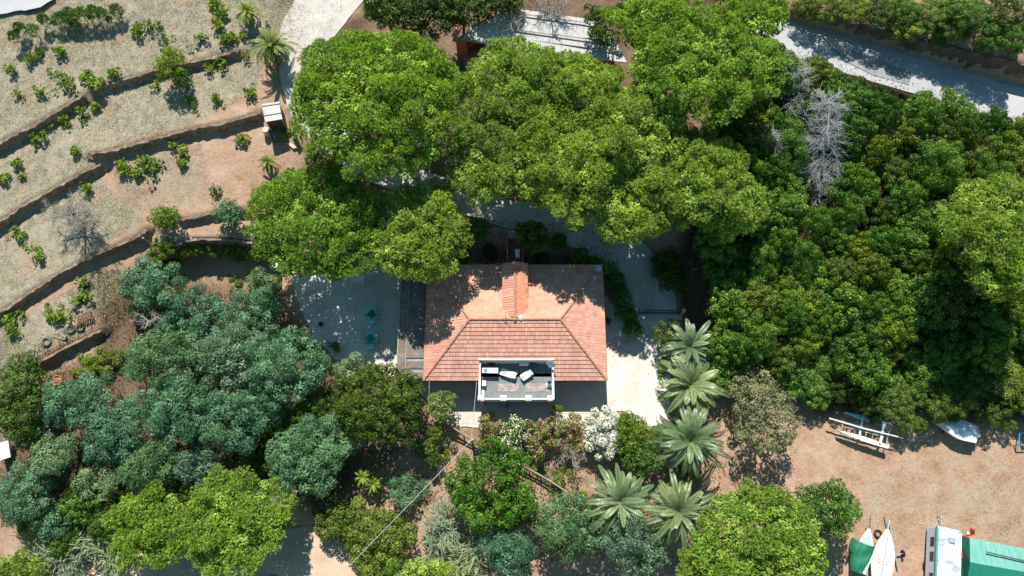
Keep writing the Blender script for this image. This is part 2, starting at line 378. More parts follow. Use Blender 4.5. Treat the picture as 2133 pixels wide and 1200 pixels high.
M_conc = stonemat('paving', [(.3,(.52,.47,.42)),(.6,(.62,.57,.51)),(.8,(.68,.63,.57))], 1.1, 10)
M_road = stonemat('asphalt_pale', [(.3,(.38,.385,.40)),(.6,(.46,.46,.475)),(.8,(.50,.50,.51))], .25, 20, None, .8, .2)
M_sand = stonemat('sandy_track', [(.3,(.48,.34,.24)),(.6,(.62,.46,.34)),(.8,(.68,.54,.42))], .6, 12)
def sheet(name, P, z, mat, jit=.08, st=.5):
    P = [np.array(p[:2]) for p in P]; out = []
    for i in range(len(P)):
        a, b = P[i], P[(i+1)%len(P)]; n = max(1,int(np.linalg.norm(b-a)/st))
        for k in range(n): out.append(a+(b-a)*k/n+(np.array([rnd.uniform(-jit,jit),rnd.uniform(-jit,jit)]) if jit else 0))
    me = bpy.data.meshes.new(name); bm = bmesh.new(); vs = [bm.verts.new((p[0],p[1],z)) for p in out]; bm.faces.new(vs); bmesh.ops.triangulate(bm, faces=bm.faces[:]); bm.to_mesh(me); bm.free()
    for p in me.polygons:
        if p.normal.z < 0: p.flip()
    me.materials.append(mat); o = bpy.data.objects.new(name, me); COL.objects.link(o); tag(o, kind='structure'); return o
sheet('gravel_yard', [W(a,b,0) for a,b in YARD], 0.004, M_gravel, .12)
sheet('planting_bed', [W(a,b,0.05) for a,b in [(1258,543),(1284,556),(1306,596),(1324,640),(1336,688),(1316,694),(1296,648),(1276,600),(1262,570)]], .06, stonemat('bed_soil',[(.3,(.10,.07,.045)),(.7,(.20,.14,.09))],2,14), .1)
sheet('paved_terrace', [W(a,b,0) for a,b in [(936,796),(1264,796),(1264,862),(1010,862),(1003,884),(928,882)]], 0.03, M_conc, 0)
def strip(name, key, mat, off=.02, edge=.12, n=9, wk=1.0):
    s = ROADS[key]; rs = np.random.RandomState(5); vs = []; L = len(s); ej = np.convolve(rs.normal(size=(L+4))*edge, np.ones(3)/2, 'same'); ek = np.convolve(rs.normal(size=(L+4))*edge, np.ones(3)/2, 'same')
    for i,qq in enumerate(s):
        d = s[min(i+1,L-1),:2]-s[max(i-1,0),:2]; d = d/np.linalg.norm(d); nrm = np.array([-d[1],d[0]])
        for k in range(n):
            f = -1+2*k/(n-1); hw = qq[2]*wk+(ej[i] if f>0 else ek[i]); p = qq[:2]+nrm*f*hw; vs.append((p[0],p[1],qq[3]+off-.02*abs(f)))
    mb = MB(); mb.add(vs, [(i*n+k,i*n+k+1,(i+1)*n+k+1,(i+1)*n+k) for i in range(L-1) for k in range(n-1)])
    o = mb.build(name, mat, smooth=True)
    if sum(p.normal.z for p in o.data.polygons) < 0: o.data.flip_normals()
    tag(o, kind='structure'); return o
strip('driveway', 'drive', M_drive, .03, .05); strip('road', 'road', M_road, .03, .03); strip('dirt_track', 'track', M_sand, .03, .25)
# darker patch of newer asphalt on the road
pp = [np.array(G(a,b)) for a,b in [(1728,100),(1780,108),(1900,152),(1893,178),(1820,158),(1760,128)]]
o = MB().add([(p[0],p[1],p[2]+.06) for p in pp],[tuple(range(len(pp)))[::-1]]).build('road_patch', stonemat('asphalt_patch',[(.3,(.26,.27,.285)),(.7,(.32,.33,.34))],.5,22)); tag(o,kind='structure')
if o.data.polygons[0].normal.z < 0: o.data.flip_normals()
# road verge kerb and tar edge line
s = ROADS['road']; mb = MB(); 
for sg, hw in ((1,.12),):
    pts = []
    for i,qq in enumerate(s):
        d = s[min(i+1,len(s)-1),:2]-s[max(i-1,0),:2]; d = d/np.linalg.norm(d); nr = np.array([-d[1],d[0]]); p = qq[:2]+nr*sg*(qq[2]+.12); pts.append((p[0],p[1],qq[3]+.06))
    for a,b in zip(pts[:-1],pts[1:]): mb.bar(a,b,.22,.16)
tag(mb.build('road_kerb', stonemat('kerb_stone',[(.3,(.27,.28,.28)),(.7,(.40,.40,.39))],2,15)), kind='structure')
s = ROADS['drive']; mb = MB(); pts = []
for i,qq in enumerate(s):
    if not (0.42*len(s) < i < .97*len(s)): continue
    d = s[min(i+1,len(s)-1),:2]-s[i-1,:2]; d = d/np.linalg.norm(d); nr = np.array([-d[1],d[0]]); p = qq[:2]-nr*(qq[2]+.1); pts.append((p[0],p[1],qq[3]+.05))
for a,b in zip(pts[:-1],pts[1:]): mb.bar(a,b,.16,.22)
tag(mb.build('driveway_kerb', stonemat('drive_kerb',[(.3,(.34,.33,.31)),(.7,(.48,.46,.43))],2,15)), kind='structure')
# concrete corner top left
sheet('concrete_pad', [W(a,b,8.3) for a,b in [(-60,-60),(120,-60),(112,-4),(86,14),(40,22),(-60,40)]], h1(*W(30,0,8.2)[:2])+.12, M_road, .1)
# ------------------------------------------------------------------ terrace walls
M_wall = stonemat('dry_stone', [(.3,(.14,.095,.065)),(.5,(.25,.18,.13)),(.7,(.38,.31,.25))], 2.2, 12, 2.6)
def stonewall(pl, zref, drop, label, group='dry walls holding up the terraces'):
    P = spline([W(a,b,zref)[:2] for a,b in pl], .3); rs = np.random.RandomState(len(pl)*7+int(drop*10)); vs = []; L = len(P)
    root_z = 0
    for i,p in enumerate(P):
        d = P[min(i+1,L-1)]-P[max(i-1,0)]; d = d/np.linalg.norm(d); nr = np.array([-d[1],d[0]])
        e = min(1, min(i,L-1-i)/3+.15)
        up = h1(*(p+nr*.5)); lw = h1(*(p-nr*.5)); j = rs.normal(size=6)*.05; wd = .09+j[0]*.5
        for q_, z_ in ((p-nr*(.17+j[1]), lw-.3),(p-nr*(.15+j[2]), (lw+up)/2),(p-nr*(.11+j[3]), up+.02+j[4]*.7),(p+nr*wd, up+.05+j[5]*.6),(p+nr*(wd+.12), up-.25)):
            vs.append((q_[0],q_[1],z_))
    o = MB().add(vs,[(i*5+k,(i+1)*5+k,(i+1)*5+k+1,i*5+k+1) for i in range(L-1) for k in range(4)]+[(0,1,2,3,4),tuple((L-1)*5+k for k in (4,3,2,1,0))]).build('terrace_wall', M_wall)
    tag(o, label, 'wall', group)
WL = {'topmost left':'crumbling dry stone wall along the topmost terrace, the part left of the round green bush','topmost right':'low earth and stone wall of the topmost terrace running right towards the big date palm',
 'second left':'dry stone terrace wall that ends just above the leafless grey tree','second right':'red earth terrace wall ending beside the reed roofed hut','third left':'long straight terrace wall running down left from the wooden post above the hedge',
 'third right':'short low wall between the two small round bushes','lowest':'lowest terrace wall under the wire fence with old tyres','sunken':'tall shaded wall under the vine covered hedge'}
s = ROADS['road']; P = []
for i,qq in enumerate(s):
    d = s[min(i+1,len(s)-1),:2]-s[max(i-1,0),:2]; d = d/np.linalg.norm(d); P.append(qq[:2]+np.array([-d[1],d[0]])*(qq[2]+.5))
vs = []; rsx = np.random.RandomState(9)
for p,qq in zip(P,s):
    up = h1(p[0]+.15,p[1]+.55); j = rsx.normal(size=5)*.07
    for dy,z_ in ((-.12+j[0],qq[3]-.3),(-.08+j[1],(qq[3]+up)/2),(.02+j[2],up+.02+j[3]),(.30,up+.04),(.42,up-.3)): vs.append((p[0]+dy*.28,p[1]+dy,z_))
o = MB().add(vs,[(i*5+k,(i+1)*5+k,(i+1)*5+k+1,i*5+k+1) for i in range(len(P)-1) for k in range(4)]).build('retaining_wall', stonemat('shade_dark_bank_stone',[(.3,(.10,.06,.045)),(.5,(.17,.11,.08)),(.7,(.25,.18,.13))],1.5,10,2.2)); tag(o,'dark stone retaining wall along the upper side of the pale road','wall')  # shade of the steep bank is put into the stone colour
for pl,z,h,k in TW: stonewall(pl, z, h, WL[k])

# ================================================================== HOUSE
M_red = plain('red_render', (.50,.13,.085), .8, .25, 2.5); M_white = plain('white_paint', (.78,.77,.75), .5, .08, 3); M_dark = plain('dark_opening', (.03,.035,.04), .3)
def tilemat(name, stops, tw, cw_, mort=.5, moss=.25):
    m, t, b = newmat(name); uv = N(t,'ShaderNodeUVMap').outputs[0]; sp = N(t,'ShaderNodeSeparateXYZ'); t.links.new(uv, sp.inputs[0])
    def mt(op,a,b_=0):
        n = t.nodes.new('ShaderNodeMath'); n.operation = op
        for i,v in enumerate((a,b_)):
            if isinstance(v,(int,float)): n.inputs[i].default_value = v
            else: t.links.new(v,n.inputs[i])
        return n.outputs[0]
    u = mt('DIVIDE', sp.outputs[0], tw); v = mt('DIVIDE', sp.outputs[1], cw_)
    cb = N(t,'ShaderNodeCombineXYZ'); t.links.new(mt('FLOOR',u),cb.inputs[0]); t.links.new(mt('FLOOR',v),cb.inputs[1])
    wn = N(t,'ShaderNodeTexWhiteNoise'); t.links.new(cb.outputs[0], wn.inputs[0])
    c = ramp(t, wn.outputs[0], stops)
    fu = mt('FRACT',u); e = mt('MINIMUM', fu, mt('SUBTRACT',1,fu)); c = mix(t, ramp(t,e,[(0,(mort,)*3),(.16,(0,0,0))]), c, (.22,.10,.07))
    n = noise(t,.9,6,.7); c = mix(t, 1, c, ramp(t,n,[(.3,(.82,.80,.80)),(.55,(1,1,1)),(.75,(1.1,1.1,1.12))]),'MULTIPLY')
    n2 = noise(t,3,6,.75); c = mix(t, ramp(t,n2,[(.58,(0,0,0)),(.75,(moss,)*3)]), c, (.33,.24,.19))
    t.links.new(c, b.inputs['Base Color']); b.inputs['Roughness'].default_value = .8; b.inputs['Specular IOR Level'].default_value = .25
    bump(t,b,noise(t,18,4,.7),.3,.02); return m
PAL = [(0,(.57,.275,.20)),(.35,(.62,.32,.24)),(.7,(.65,.35,.27)),(1,(.69,.40,.32))]
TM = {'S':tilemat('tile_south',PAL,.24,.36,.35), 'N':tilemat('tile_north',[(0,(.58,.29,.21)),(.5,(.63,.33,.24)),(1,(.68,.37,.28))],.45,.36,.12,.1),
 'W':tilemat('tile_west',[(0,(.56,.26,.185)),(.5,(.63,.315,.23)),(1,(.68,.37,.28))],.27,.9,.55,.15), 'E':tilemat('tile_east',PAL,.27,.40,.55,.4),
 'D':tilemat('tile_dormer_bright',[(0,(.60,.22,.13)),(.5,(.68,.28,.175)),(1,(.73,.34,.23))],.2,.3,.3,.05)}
def rooface(name, A, B, C, D, mat, course, hs, cw_, parent, cut=None, ch=.02):
    """A,B eave (left,right seen from outside), C,D ridge (right,left)"""
    A,B,C,D = [Vector([float(x) for x in p]) for p in (A,B,C,D)]; u = (B-A).normalized(); mid = (C+D)/2-A; v = (mid-u*mid.dot(u)); V = v.length; v.normalize(); n = u.cross(v)
    rD = (D-A).dot(u); rC = (C-A).dot(u); rB = (B-A).dot(u); verts = []; faces = []; uvs = []
    rows = int(math.ceil(V/course))
    for r in range(rows):
        v0 = r*course; v1 = min(V, v0+course)
        for (sa, sb) in ([(0,1)] if not (cut and v0 < cut[2]-.05) else [(0,'a'),('b',1)]):
            def lim(s, vv):
                l = rD*vv/V; rr = rB+(rC-rB)*vv/V
                return l if s == 0 else rr if s == 1 else cut[0] if s == 'a' else cut[1]
            l0, r0, l1, r1 = lim(sa,v0), lim(sb,v0), lim(sa,v1), lim(sb,v1); w0 = r0-l0
            if w0 < .02: continue
            k = max(1,int(w0/(cw_/4))); base = len(verts)
            for i in range(k+1):
                f = i/k; ua = l0+(r0-l0)*f; ub = l1+(r1-l1)*f
                ca = ch*abs(math.sin(math.pi*ua/cw_)); cb = ch*abs(math.sin(math.pi*ub/cw_))
                for uu, vv, hh in ((ua,v0,ca-.02),(ua,v0,hs+ca),(ub,v1,cb)):
                    verts.append(A+u*uu+v*vv+n*hh); uvs.append((uu+50,vv+.01 if hh!=cb or vv==v0 else vv-.01))
            for i in range(k):
                a = base+i*3; faces += [(a,a+3,a+4,a+1),(a+1,a+4,a+5,a+2)]
    mb = MB(); L = parent.location; me = bpy.data.meshes.new(name)
    me.from_pydata([tuple(p-L) for p in verts],[],faces); me.update(); uvl = me.uv_layers.new(name='UVMap')
    li = np.zeros(len(me.loops),dtype=np.int32); me.loops.foreach_get('vertex_index', li); ua = np.array(uvs,dtype=np.float32)[li]; uvl.data.foreach_set('uv', ua.ravel())
    me.materials.append(mat); o = bpy.data.objects.new(name,me); COL.objects.link(o); o.parent = parent; return o
ez = 3.0
NW, NE, SE, SW = W(889,555,ez), W(1254,549,ez), W(1265,793,ez), W(884,792,ez)
hx0, hx1 = (NW[0]+SW[0])/2, (NE[0]+SE[0])/2; hy0, hy1 = (SE[1]+SW[1])/2, (NW[1]+NE[1])/2
R0, R1 = W(978,666,5.0), W(1167,664,5.0); ry = (R0[1]+R1[1])/2; rx0, rx1 = R0[0], R1[0]
print('house', hx0,hx1,hy0,hy1,'ridge',rx0,rx1,ry)
house = thing('house', 'terracotta roofed house with red walls and a roof terrace, beside the white gravel yard', 'house', ((hx0+hx1)/2,(hy0+hy1)/2,0))
tx0, tx1 = W(999,790,3.2)[0], W(1152,790,3.2)[0]; ty1 = W(1073,751,3.7)[1]; ty0 = W(1073,831,3.3)[1]; tf = 2.3
roof = thing('roof','','') if False else None
sl = (5.0-ez)/(ry-hy0); vcut = (ty1-hy0)*math.sqrt(1+sl*sl)
rs_ = rooface('roof', (hx0,hy0,ez),(hx1,hy0,ez),(rx1,ry,5),(rx0,ry,5), TM['S'], .36, .048, .24, house, cut=(tx0-hx0-.02,tx1-hx0+.02,vcut))
rs_['label'] = 'coursed tile slope broken by the roof terrace'
rooface('roof', (hx1,hy1,ez),(hx0,hy1,ez),(rx0,ry,5),(rx1,ry,5), TM['N'], .36, .03, .45, house)
rooface('roof', (hx0,hy1,ez),(hx0,hy0,ez),(rx0,ry,5),(rx0,ry+.01,5), TM['W'], .9, .03, .27, house, ch=.045)
rooface('roof', (hx1,hy0,ez),(hx1,hy1,ez),(rx1,ry+.01,5),(rx1,ry,5), TM['E'], .40, .045, .27, house)
M_cap = plain('ridge_tile', (.50,.25,.17), .8, .35, 8, dirt=(.25,.17,.13))
def cap(a, b):
    a = Vector(a); b = Vector(b); n = int((b-a).length/.38); mb = MB()
    for i in range(n):
        p = a.lerp(b,i/n); q_ = a.lerp(b,(i+1.08)/n); mb.tube([p,q_],[.12,.095],8)
    mb.build('ridge_cap', M_cap, house, smooth=False)
cap((rx0,ry,5.02),(rx1,ry,5.02))
for c_, r_ in (((hx0,hy0),rx0),((hx0,hy1),rx0),((hx1,hy0),rx1),((hx1,hy1),rx1)): cap((c_[0],c_[1],3.03),(r_,ry,5.03))
# eave soffit and gutters, walls
ins = .45; mb = MB(); x0,x1,y0,y1 = hx0+ins,hx1-ins,hy0+ins,hy1-ins; th = .3
mb.box(((x0+tx0)/2,y0+th/2,1.3),(tx0-x0,th,3.3)).box(((tx1+x1)/2,y0+th/2,1.3),(x1-tx1,th,3.3)).box(((tx0+tx1)/2,y0+.004+th/2,1.0),(tx1-tx0-.01,th,2.6))
mb.box(((x0+x1)/2,y1-th/2,1.3),(x1-x0,th,3.3)).box((x0+th/2,(y0+y1)/2,1.3),(th,y1-y0-2*th-.01,3.3)).box((x1-th/2,(y0+y1)/2,1.3),(th,y1-y0-2*th-.01,3.3))
mb.build('wall', M_red, house)
mb = MB()
for a,b_ in (((hx0,hy0),(tx0,hy0)),((tx1,hy0),(hx1,hy0)),((hx1,hy0),(hx1,hy1)),((hx1,hy1),(hx0,hy1)),((hx0,hy1),(hx0,hy0))):
    pa = Vector((a[0],a[1],2.96)); pb = Vector((b_[0],b_[1],2.96)); mb.tube([pa,pb],.07,8)
mb.build('gutter', plain('copper_red',(.42,.12,.08),.5), house)
mb = MB()  # soffit boards
e = .01
mb.box(((hx0+tx0)/2,(hy0+y0)/2,2.9),(tx0-hx0-.1,y0-hy0-.06,.05)).box(((tx1+hx1)/2,(hy0+y0)/2,2.9),(hx1-tx1-.1,y0-hy0-.06,.05)).box(((hx0+hx1)/2,(hy1+y1)/2,2.9),(hx1-hx0-.1,hy1-y1-.06,.05))
mb.box(((hx0+x0)/2,(hy0+hy1)/2,2.9),(x0-hx0-.06,y1-y0-.02,.05)).box(((hx1+x1)/2,(hy0+hy1)/2,2.9),(hx1-x1-.06,y1-y0-.02,.05)).build('eave_board', plain('eave_wood',(.22,.12,.08)), house)
M_shut = plain('shutter_green',(.05,.13,.08),.6); M_glass = plain('window_glass',(.04,.05,.06),.08,.1)
def window(x, y, z, wd, ht, ny_):
    f = MB(); dx,dy = (wd,.06) if ny_ in 'SN' else (.06,wd); o_ = {'S':(0,-1),'N':(0,1),'E':(1,0),'W':(-1,0)}[ny_]
    fx, fy = x+o_[0]*.03, y+o_[1]*.03
    for s_ in (-1,1):
        f.box((fx+(s_*wd/2 if ny_ in 'SN' else 0), fy+(s_*wd/2 if ny_ in 'EW' else 0), z),(.1,.1,ht+.1)); f.box((fx,fy,z+s_*ht/2),(dx-.1 if dx>.1 else .08,dy-.1 if dy>.1 else .08,.09))
    fo = f.build('window', M_white, house)
    MB().box((x+o_[0]*.012,y+o_[1]*.012,z),(dx-.1 if dx>.1 else .03,dy-.1 if dy>.1 else .03,ht-.05)).build('pane', M_glass, fo)
for x_ in (hx0+2.2, hx1-2.0): window(x_, y0, 1.6, 1.1, 1.2, 'S')
for y_ in (hy0+2.5, ry+1, hy1-2): window(x1, y_, 1.6, 1.0, 1.2, 'E')
window(tx0+1.6,y0+.006,1.6,1.0,1.2,'S'); window(hx0+5,y1,2.0,1.0,.9,'N')
dr = MB().box(((tx0+tx1)/2+.8,y0-.03,1.05),(1.0,.07,2.1)).build('door', M_shut, house); MB().box(((tx0+tx1)/2+1.15,y0-.1,1.05),(.05,.06,.16)).build('handle', M_white, dr)
# roof terrace
M_deck = plain('terrace_deck',(.19,.215,.215),.7,.2,3,dirt=(.13,.14,.14))
M_ren = plain('pale_render',(.62,.58,.54),.8,.15,3); 
MB().box(((tx0+tx1)/2,(ty0+ty1)/2,tf-.1),(tx1-tx0-.02,ty1-ty0-.02,.2)).build('terrace_floor', M_deck, house)
mb = MB(); mb.box((tx0+.02,(ty0+ty1)/2,(tf+3.55)/2-.05),(.16,ty1-ty0,3.6-tf)).box((tx1-.02,(ty0+ty1)/2,(tf+3.55)/2-.05),(.16,ty1-ty0,3.6-tf)); mb.box(((tx0+tx1)/2,ty1+.09,(tf+3.78)/2),(tx1-tx0+.2,.15,3.80-tf))
mb.box(((tx0+tx1)/2,ty0+.03,2.55),(tx1-tx0-.3,.12,1.1)).build('terrace_parapet', M_ren, house)
MB().box(((tx0+tx1)/2,ty0+.03,3.13),(tx1-tx0-.05,.13,.06)).box((tx0+.02,ty0+.85,3.63),(.17,1.9,.05)).box((tx1-.02,ty0+.85,3.63),(.17,1.9,.05)).build('railing', M_white, house)
for px_ in (1002,1048.5,1101,1147):
    p = W(px_,829,3.4); po = MB().box((p[0],ty0+.05,1.15),(.34,.34,2.6)).build('pillar', plain('pillar_stone',(.42,.25,.2),.8), house)
    MB().box((p[0],ty0+.07,2.9),(.46,.36,1.0)).box((p[0],ty0+.07,3.42),(.56,.44,.08)).build('pillar_cap', M_white, po)
# entrance dormer with its own tiled ridge
dx0, dx1 = W(1047,600,4.6)[0], W(1099,600,4.6)[0]; dc = (dx0+dx1)/2; dyn = W(1073,549,4.6)[1]; dz = 5.12; dev = 4.62
yb = ry-.1
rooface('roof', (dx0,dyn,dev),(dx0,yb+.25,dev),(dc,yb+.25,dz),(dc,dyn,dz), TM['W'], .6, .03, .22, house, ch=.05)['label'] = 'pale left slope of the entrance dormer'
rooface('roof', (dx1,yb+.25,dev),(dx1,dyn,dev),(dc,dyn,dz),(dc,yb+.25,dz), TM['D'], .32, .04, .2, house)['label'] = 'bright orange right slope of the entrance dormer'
cap((dc,dyn,dz+.02),(dc,yb,dz+.02))
yw = dyn-.18; mb = MB()
mb.add([(dx0+.12,yw,2.2),(dx1-.12,yw,2.2),(dx1-.12,yw,dev),(dc,yw,dz-.05),(dx0+.12,yw,dev)],[(4,3,2,1,0)]).add([(dx0+.12,yw-.2,2.2),(dx1-.12,yw-.2,2.2),(dx1-.12,yw-.2,dev),(dc,yw-.2,dz-.05),(dx0+.12,yw-.2,dev)],[(0,1,2,3,4)])
mb.box((dx0+.2,(yw+yb)/2-.1,3.9),(.14,yw-yb,1.4)).box((dx1-.2,(yw+yb)/2-.1,3.9),(.14,yw-yb,1.4)).build('dormer_wall', M_red, house)
MB().box((dc,yw+.02,3.6),(1.0,.06,1.7)).build('door', M_shut, house)
MB().lathe((rx0+4.45,ry+.12,4.95),[(.28,0),(.24,.18),(.1,.24)],12).build('mortar_patch', plain('mortar',(.55,.5,.45),.9), house)
# flue and aerials
c = W(1246,562,3.8); cz = 3.2; ch_ = MB().box((c[0],c[1],3.55),(.42,.42,.9)).build('chimney', plain('chimney_render',(.35,.25,.22),.8), house)
mb = MB(); [mb.box((c[0]+dx_,c[1]+dy_,4.1),(.07,.07,.25)) for dx_ in (-.17,.17) for dy_ in (-.17,.17)]; mb.box((c[0],c[1],4.26),(.55,.55,.05)).build('chimney_cap', plain('pale_metal',(.45,.52,.55),.4), ch_)
c = W(1238,580,3.7); MB().tube([(c[0],c[1],3.2),(c[0],c[1],4.0)],.12,10).lathe((c[0],c[1],4.0),[(.18,0),(.2,.08),(.03,.18)],12).build('chimney', plain('zinc',(.4,.45,.47),.4), house)
a = W(1053,655,5.2); MB().tube([(a[0],a[1],4.7),(a[0],a[1],6.0)],.025,6).bar((a[0]-.35,a[1]+.2,5.9),(a[0]+.35,a[1]-.2,5.9),.03).bar((a[0]-.2,a[1]-.1,5.8),(a[0]+.15,a[1]+.25,5.8),.02).build('aerial', plain('zinc',(.4,.45,.47)), house)
# satellite dish on the terrace corner
d_ = W(1148,757,4.0); q_ = Vector((-.35,-.9,.45)).to_track_quat('Z','Y').to_matrix(); mb = MB(); prof = [(.01,0),(.15,.015),(.3,.06),(.42,.12)]
for si, th_ in ((0,0),):
    vs = []; 
    for r_,z_ in prof:
        for k in range(18): v_ = q_@Vector((r_*math.cos(k*math.pi/9), r_*math.sin(k*math.pi/9), z_)); vs.append((d_[0]+v_.x,d_[1]+v_.y,4.1+v_.z))
    nV = len(vs); off = q_@Vector((0,0,-.02)); vs += [(a_[0]+off.x,a_[1]+off.y,a_[2]+off.z) for a_ in vs]
    mb.add(vs, [(i*18+k,i*18+(k+1)%18,(i+1)*18+(k+1)%18,(i+1)*18+k) for i in range(3) for k in range(18)]+[(nV+i*18+k,nV+(i+1)*18+k,nV+(i+1)*18+(k+1)%18,nV+i*18+(k+1)%18) for i in range(3) for k in range(18)]+[(3*18+k,3*18+(k+1)%18,nV+3*18+(k+1)%18,nV+3*18+k) for k in range(18)])
dish = mb.build('satellite_dish', M_white, house, smooth=True); MB().tube([(d_[0],d_[1],3.4),(d_[0],d_[1],4.1)],.03,6).bar((d_[0],d_[1],4.0),(d_[0]-.2,d_[1]-.5,4.35),.03).build('mount', plain('zinc',(.4,.45,.47)), dish)
ac = W(1091,755,2.9); MB().box((ac[0],ty1-.14,3.0),(.8,.28,.5)).build('air_conditioner', M_white, house)
# footbridge from the driveway to the dormer
bn = W(1071,488,2.8); bs = yw+.05; bw = 1.25; bridge = thing('footbridge','maroon paved footbridge with red side walls leading from the driveway to the dormer door','footbridge',(dc,(bn[1]+bs)/2,0))
bl = bn[1]-bs; by = (bn[1]+bs)/2
MB().box((dc,by-.15,2.62),(bw,bl-.6,.2)).build('deck', plain('maroon_tiles',(.20,.09,.08),.6,.2,3), bridge)
MB().box((dc,bs+.28,2.66),(bw+.1,.5,.2)).build('threshold', plain('pale_concrete',(.5,.52,.5),.8), bridge)
for s_ in (-1,1): MB().box((dc+s_*(bw/2+.07),by,2.6),(.14,bl,1.5)).build('side_wall', M_red, bridge)
for k in (0,1,2): MB().box((dc,bn[1]-.15+k*.25-.1,2.72+k*.04),(bw,.24,.12)).build('step', plain('pale_concrete',(.5,.52,.5),.8), bridge)
bkt = W(1078,528,3.1); t_ = thing('shoe_rack','small pale folding rack standing on the footbridge','rack',(bkt[0],bkt[1],2.72)); mb = MB()
for k in range(3): mb.box((bkt[0],bkt[1],2.8+k*.22),(.4,.75,.03))
mb.build('shelf', M_white, t_); mb = MB(); [MB().bar((bkt[0]+a_*.19,bkt[1]+b_*.35,2.72),(bkt[0]+a_*.19,bkt[1]+b_*.35,3.3),.03).build('leg', M_white, t_) for a_ in (-1,1) for b_ in (-1,1)]
# flat roofed timber porch left of the house
pz = 2.55; A_, B_ = W(829,575,pz), W(884,788,pz); px0, px1 = W(829,700,pz)[0], hx0-.06; py0, py1 = B_[1], W(850,560,pz)[1]
porch = thing('porch','weathered brown flat roofed timber porch built along the left side of the house','porch',((px0+px1)/2,(py0+py1)/2,0))
m, t, b = newmat('bitumen_roof'); c = ramp(t,noise(t,.8,6,.7),[(.3,(.15,.115,.09)),(.55,(.27,.215,.175)),(.75,(.36,.30,.25))])
br = N(t,'ShaderNodeTexBrick', offset=.5); br.inputs['Scale'].default_value = 1.2; br.inputs['Mortar Size'].default_value = .02; br.inputs['Color1'].default_value = (1,1,1,1); br.inputs['Color2'].default_value = (.82,.82,.84,1); br.inputs['Mortar'].default_value = (.5,.5,.5,1)
t.links.new(N(t,'ShaderNodeNewGeometry').outputs['Position'], br.inputs[0]); c = mix(t,1,c,br.outputs[0],'MULTIPLY'); t.links.new(c,b.inputs['Base Color']); b.inputs['Roughness'].default_value = .9; bump(t,b,noise(t,9,5,.7),.5,.05); M_bit = m
sy = [W(860,y_,pz)[1] for y_ in (746,753,768,776)]; lx = W(845,760,pz)[0]
mb = MB(); mb.box(((px0+lx)/2,(py0+py1)/2,pz),(lx-px0,py1-py0,.12))
for a_,b_ in ((py0,sy[3]),(sy[2],sy[1]),(sy[0],py1)): mb.box(((lx+px1)/2+.004,(a_+b_)/2,pz-.003),(px1-lx-.004,b_-a_,.12))
mb.build('roof', M_bit, porch)
MB().box(((lx+px1)/2,(sy[0]+sy[1])/2,pz-.06),(px1-lx,.34,.03)).box(((lx+px1)/2,(sy[2]+sy[3])/2,pz-.06),(px1-lx,.34,.03)).build('skylight', plain('dirty_glass',(.30,.31,.33),.3,.4,5), porch)
M_wood = plain('old_wood',(.20,.13,.09),.8,.35,4)
mb = MB(); mb.bar((lx,py0,pz+.1),(lx,py1,pz+.1),.06,.09).bar((px0+.05,py0,pz+.05),(px0+.05,py1,pz+.05),.1,.12); mb.build('batten', plain('pale_batten',(.36,.31,.27),.8), porch)
for k in range(5):
    y_ = py0+.1+k*(py1-py0-.2)/4; MB().box((px0+.12,y_,1.2),(.14,.14,2.6)).build('post', M_wood, porch); MB().box(((px0+px1)/2,y_,pz-.14),(px1-px0-.1,.09,.14)).build('beam', M_wood, porch)
# ================================================================== VEGETATION
M_bark = plain('bark', (.13,.09,.065), .9, .35, 5); M_grey = plain('dead_wood', (.40,.37,.33), .8, .3, 6)
L_pine = leafmat('needles_green', [(.08,.15,.02),(.26,.42,.065),(.50,.66,.16)], .25, .75, .10, .08)
L_pine2 = leafmat('needles_yellow', [(.10,.17,.025),(.32,.455,.08),(.58,.70,.21)], .25, .75, .10, .08)
L_pine3 = leafmat('needles_fresh', [(.09,.16,.022),(.28,.44,.07),(.53,.68,.18)], .25, .75, .08, .08)
L_oak = leafmat('oak_leaves', [(.03,.085,.014),(.10,.225,.03),(.26,.44,.075)], .2, .45, .35, .35)
L_oak2 = leafmat('olive_leaves', [(.05,.09,.016),(.13,.20,.035),(.25,.34,.075)], .2, .5, .3)
L_dark = leafmat('dark_leaves', [(.022,.052,.01),(.065,.12,.018),(.13,.205,.035)], .2, .45, .3)
L_aca = leafmat('feathery_leaves', [(.03,.09,.045),(.10,.235,.125),(.27,.47,.30)], .22, .5, .25)
L_aca3 = leafmat('greener_feathery_leaves', [(.03,.085,.035),(.11,.225,.09),(.27,.43,.21)], .22, .5, .25)
L_aca4 = leafmat('greyer_feathery_leaves', [(.05,.10,.06),(.14,.25,.155),(.32,.48,.34)], .22, .5, .2)
L_aca2 = leafmat('pale_feathery_leaves', [(.10,.17,.08),(.22,.34,.16),(.33,.46,.26)], .2, .5, .2)
L_ced = leafmat('lumpy_leaves', [(.035,.10,.01),(.09,.22,.018),(.17,.35,.035)], .22)
L_vine = leafmat('vine_leaves', [(.07,.13,.014),(.17,.28,.03),(.30,.38,.05)], .3, .5, .2)
L_reed = leafmat('cane_leaves', [(.14,.20,.11),(.28,.36,.22),(.42,.48,.33)], .25, .5, .15)
L_palm = leafmat('palm_leaves', [(.075,.14,.05),(.15,.235,.105),(.27,.36,.19)], .15, .4, .15, .5)
L_palmy = leafmat('young_palm_leaves', [(.13,.20,.02),(.24,.33,.04),(.36,.44,.08)], .2, .4, .15)
L_dry = leafmat('grey_twiggy_leaves', [(.14,.16,.07),(.26,.28,.15),(.40,.39,.26)], .2, .6, .1)
L_pink = leafmat('pink_oleander_bloom', [(.09,.16,.035),(.17,.26,.055),(.26,.34,.10),(.40,.36,.16)], .2, .5, .05)
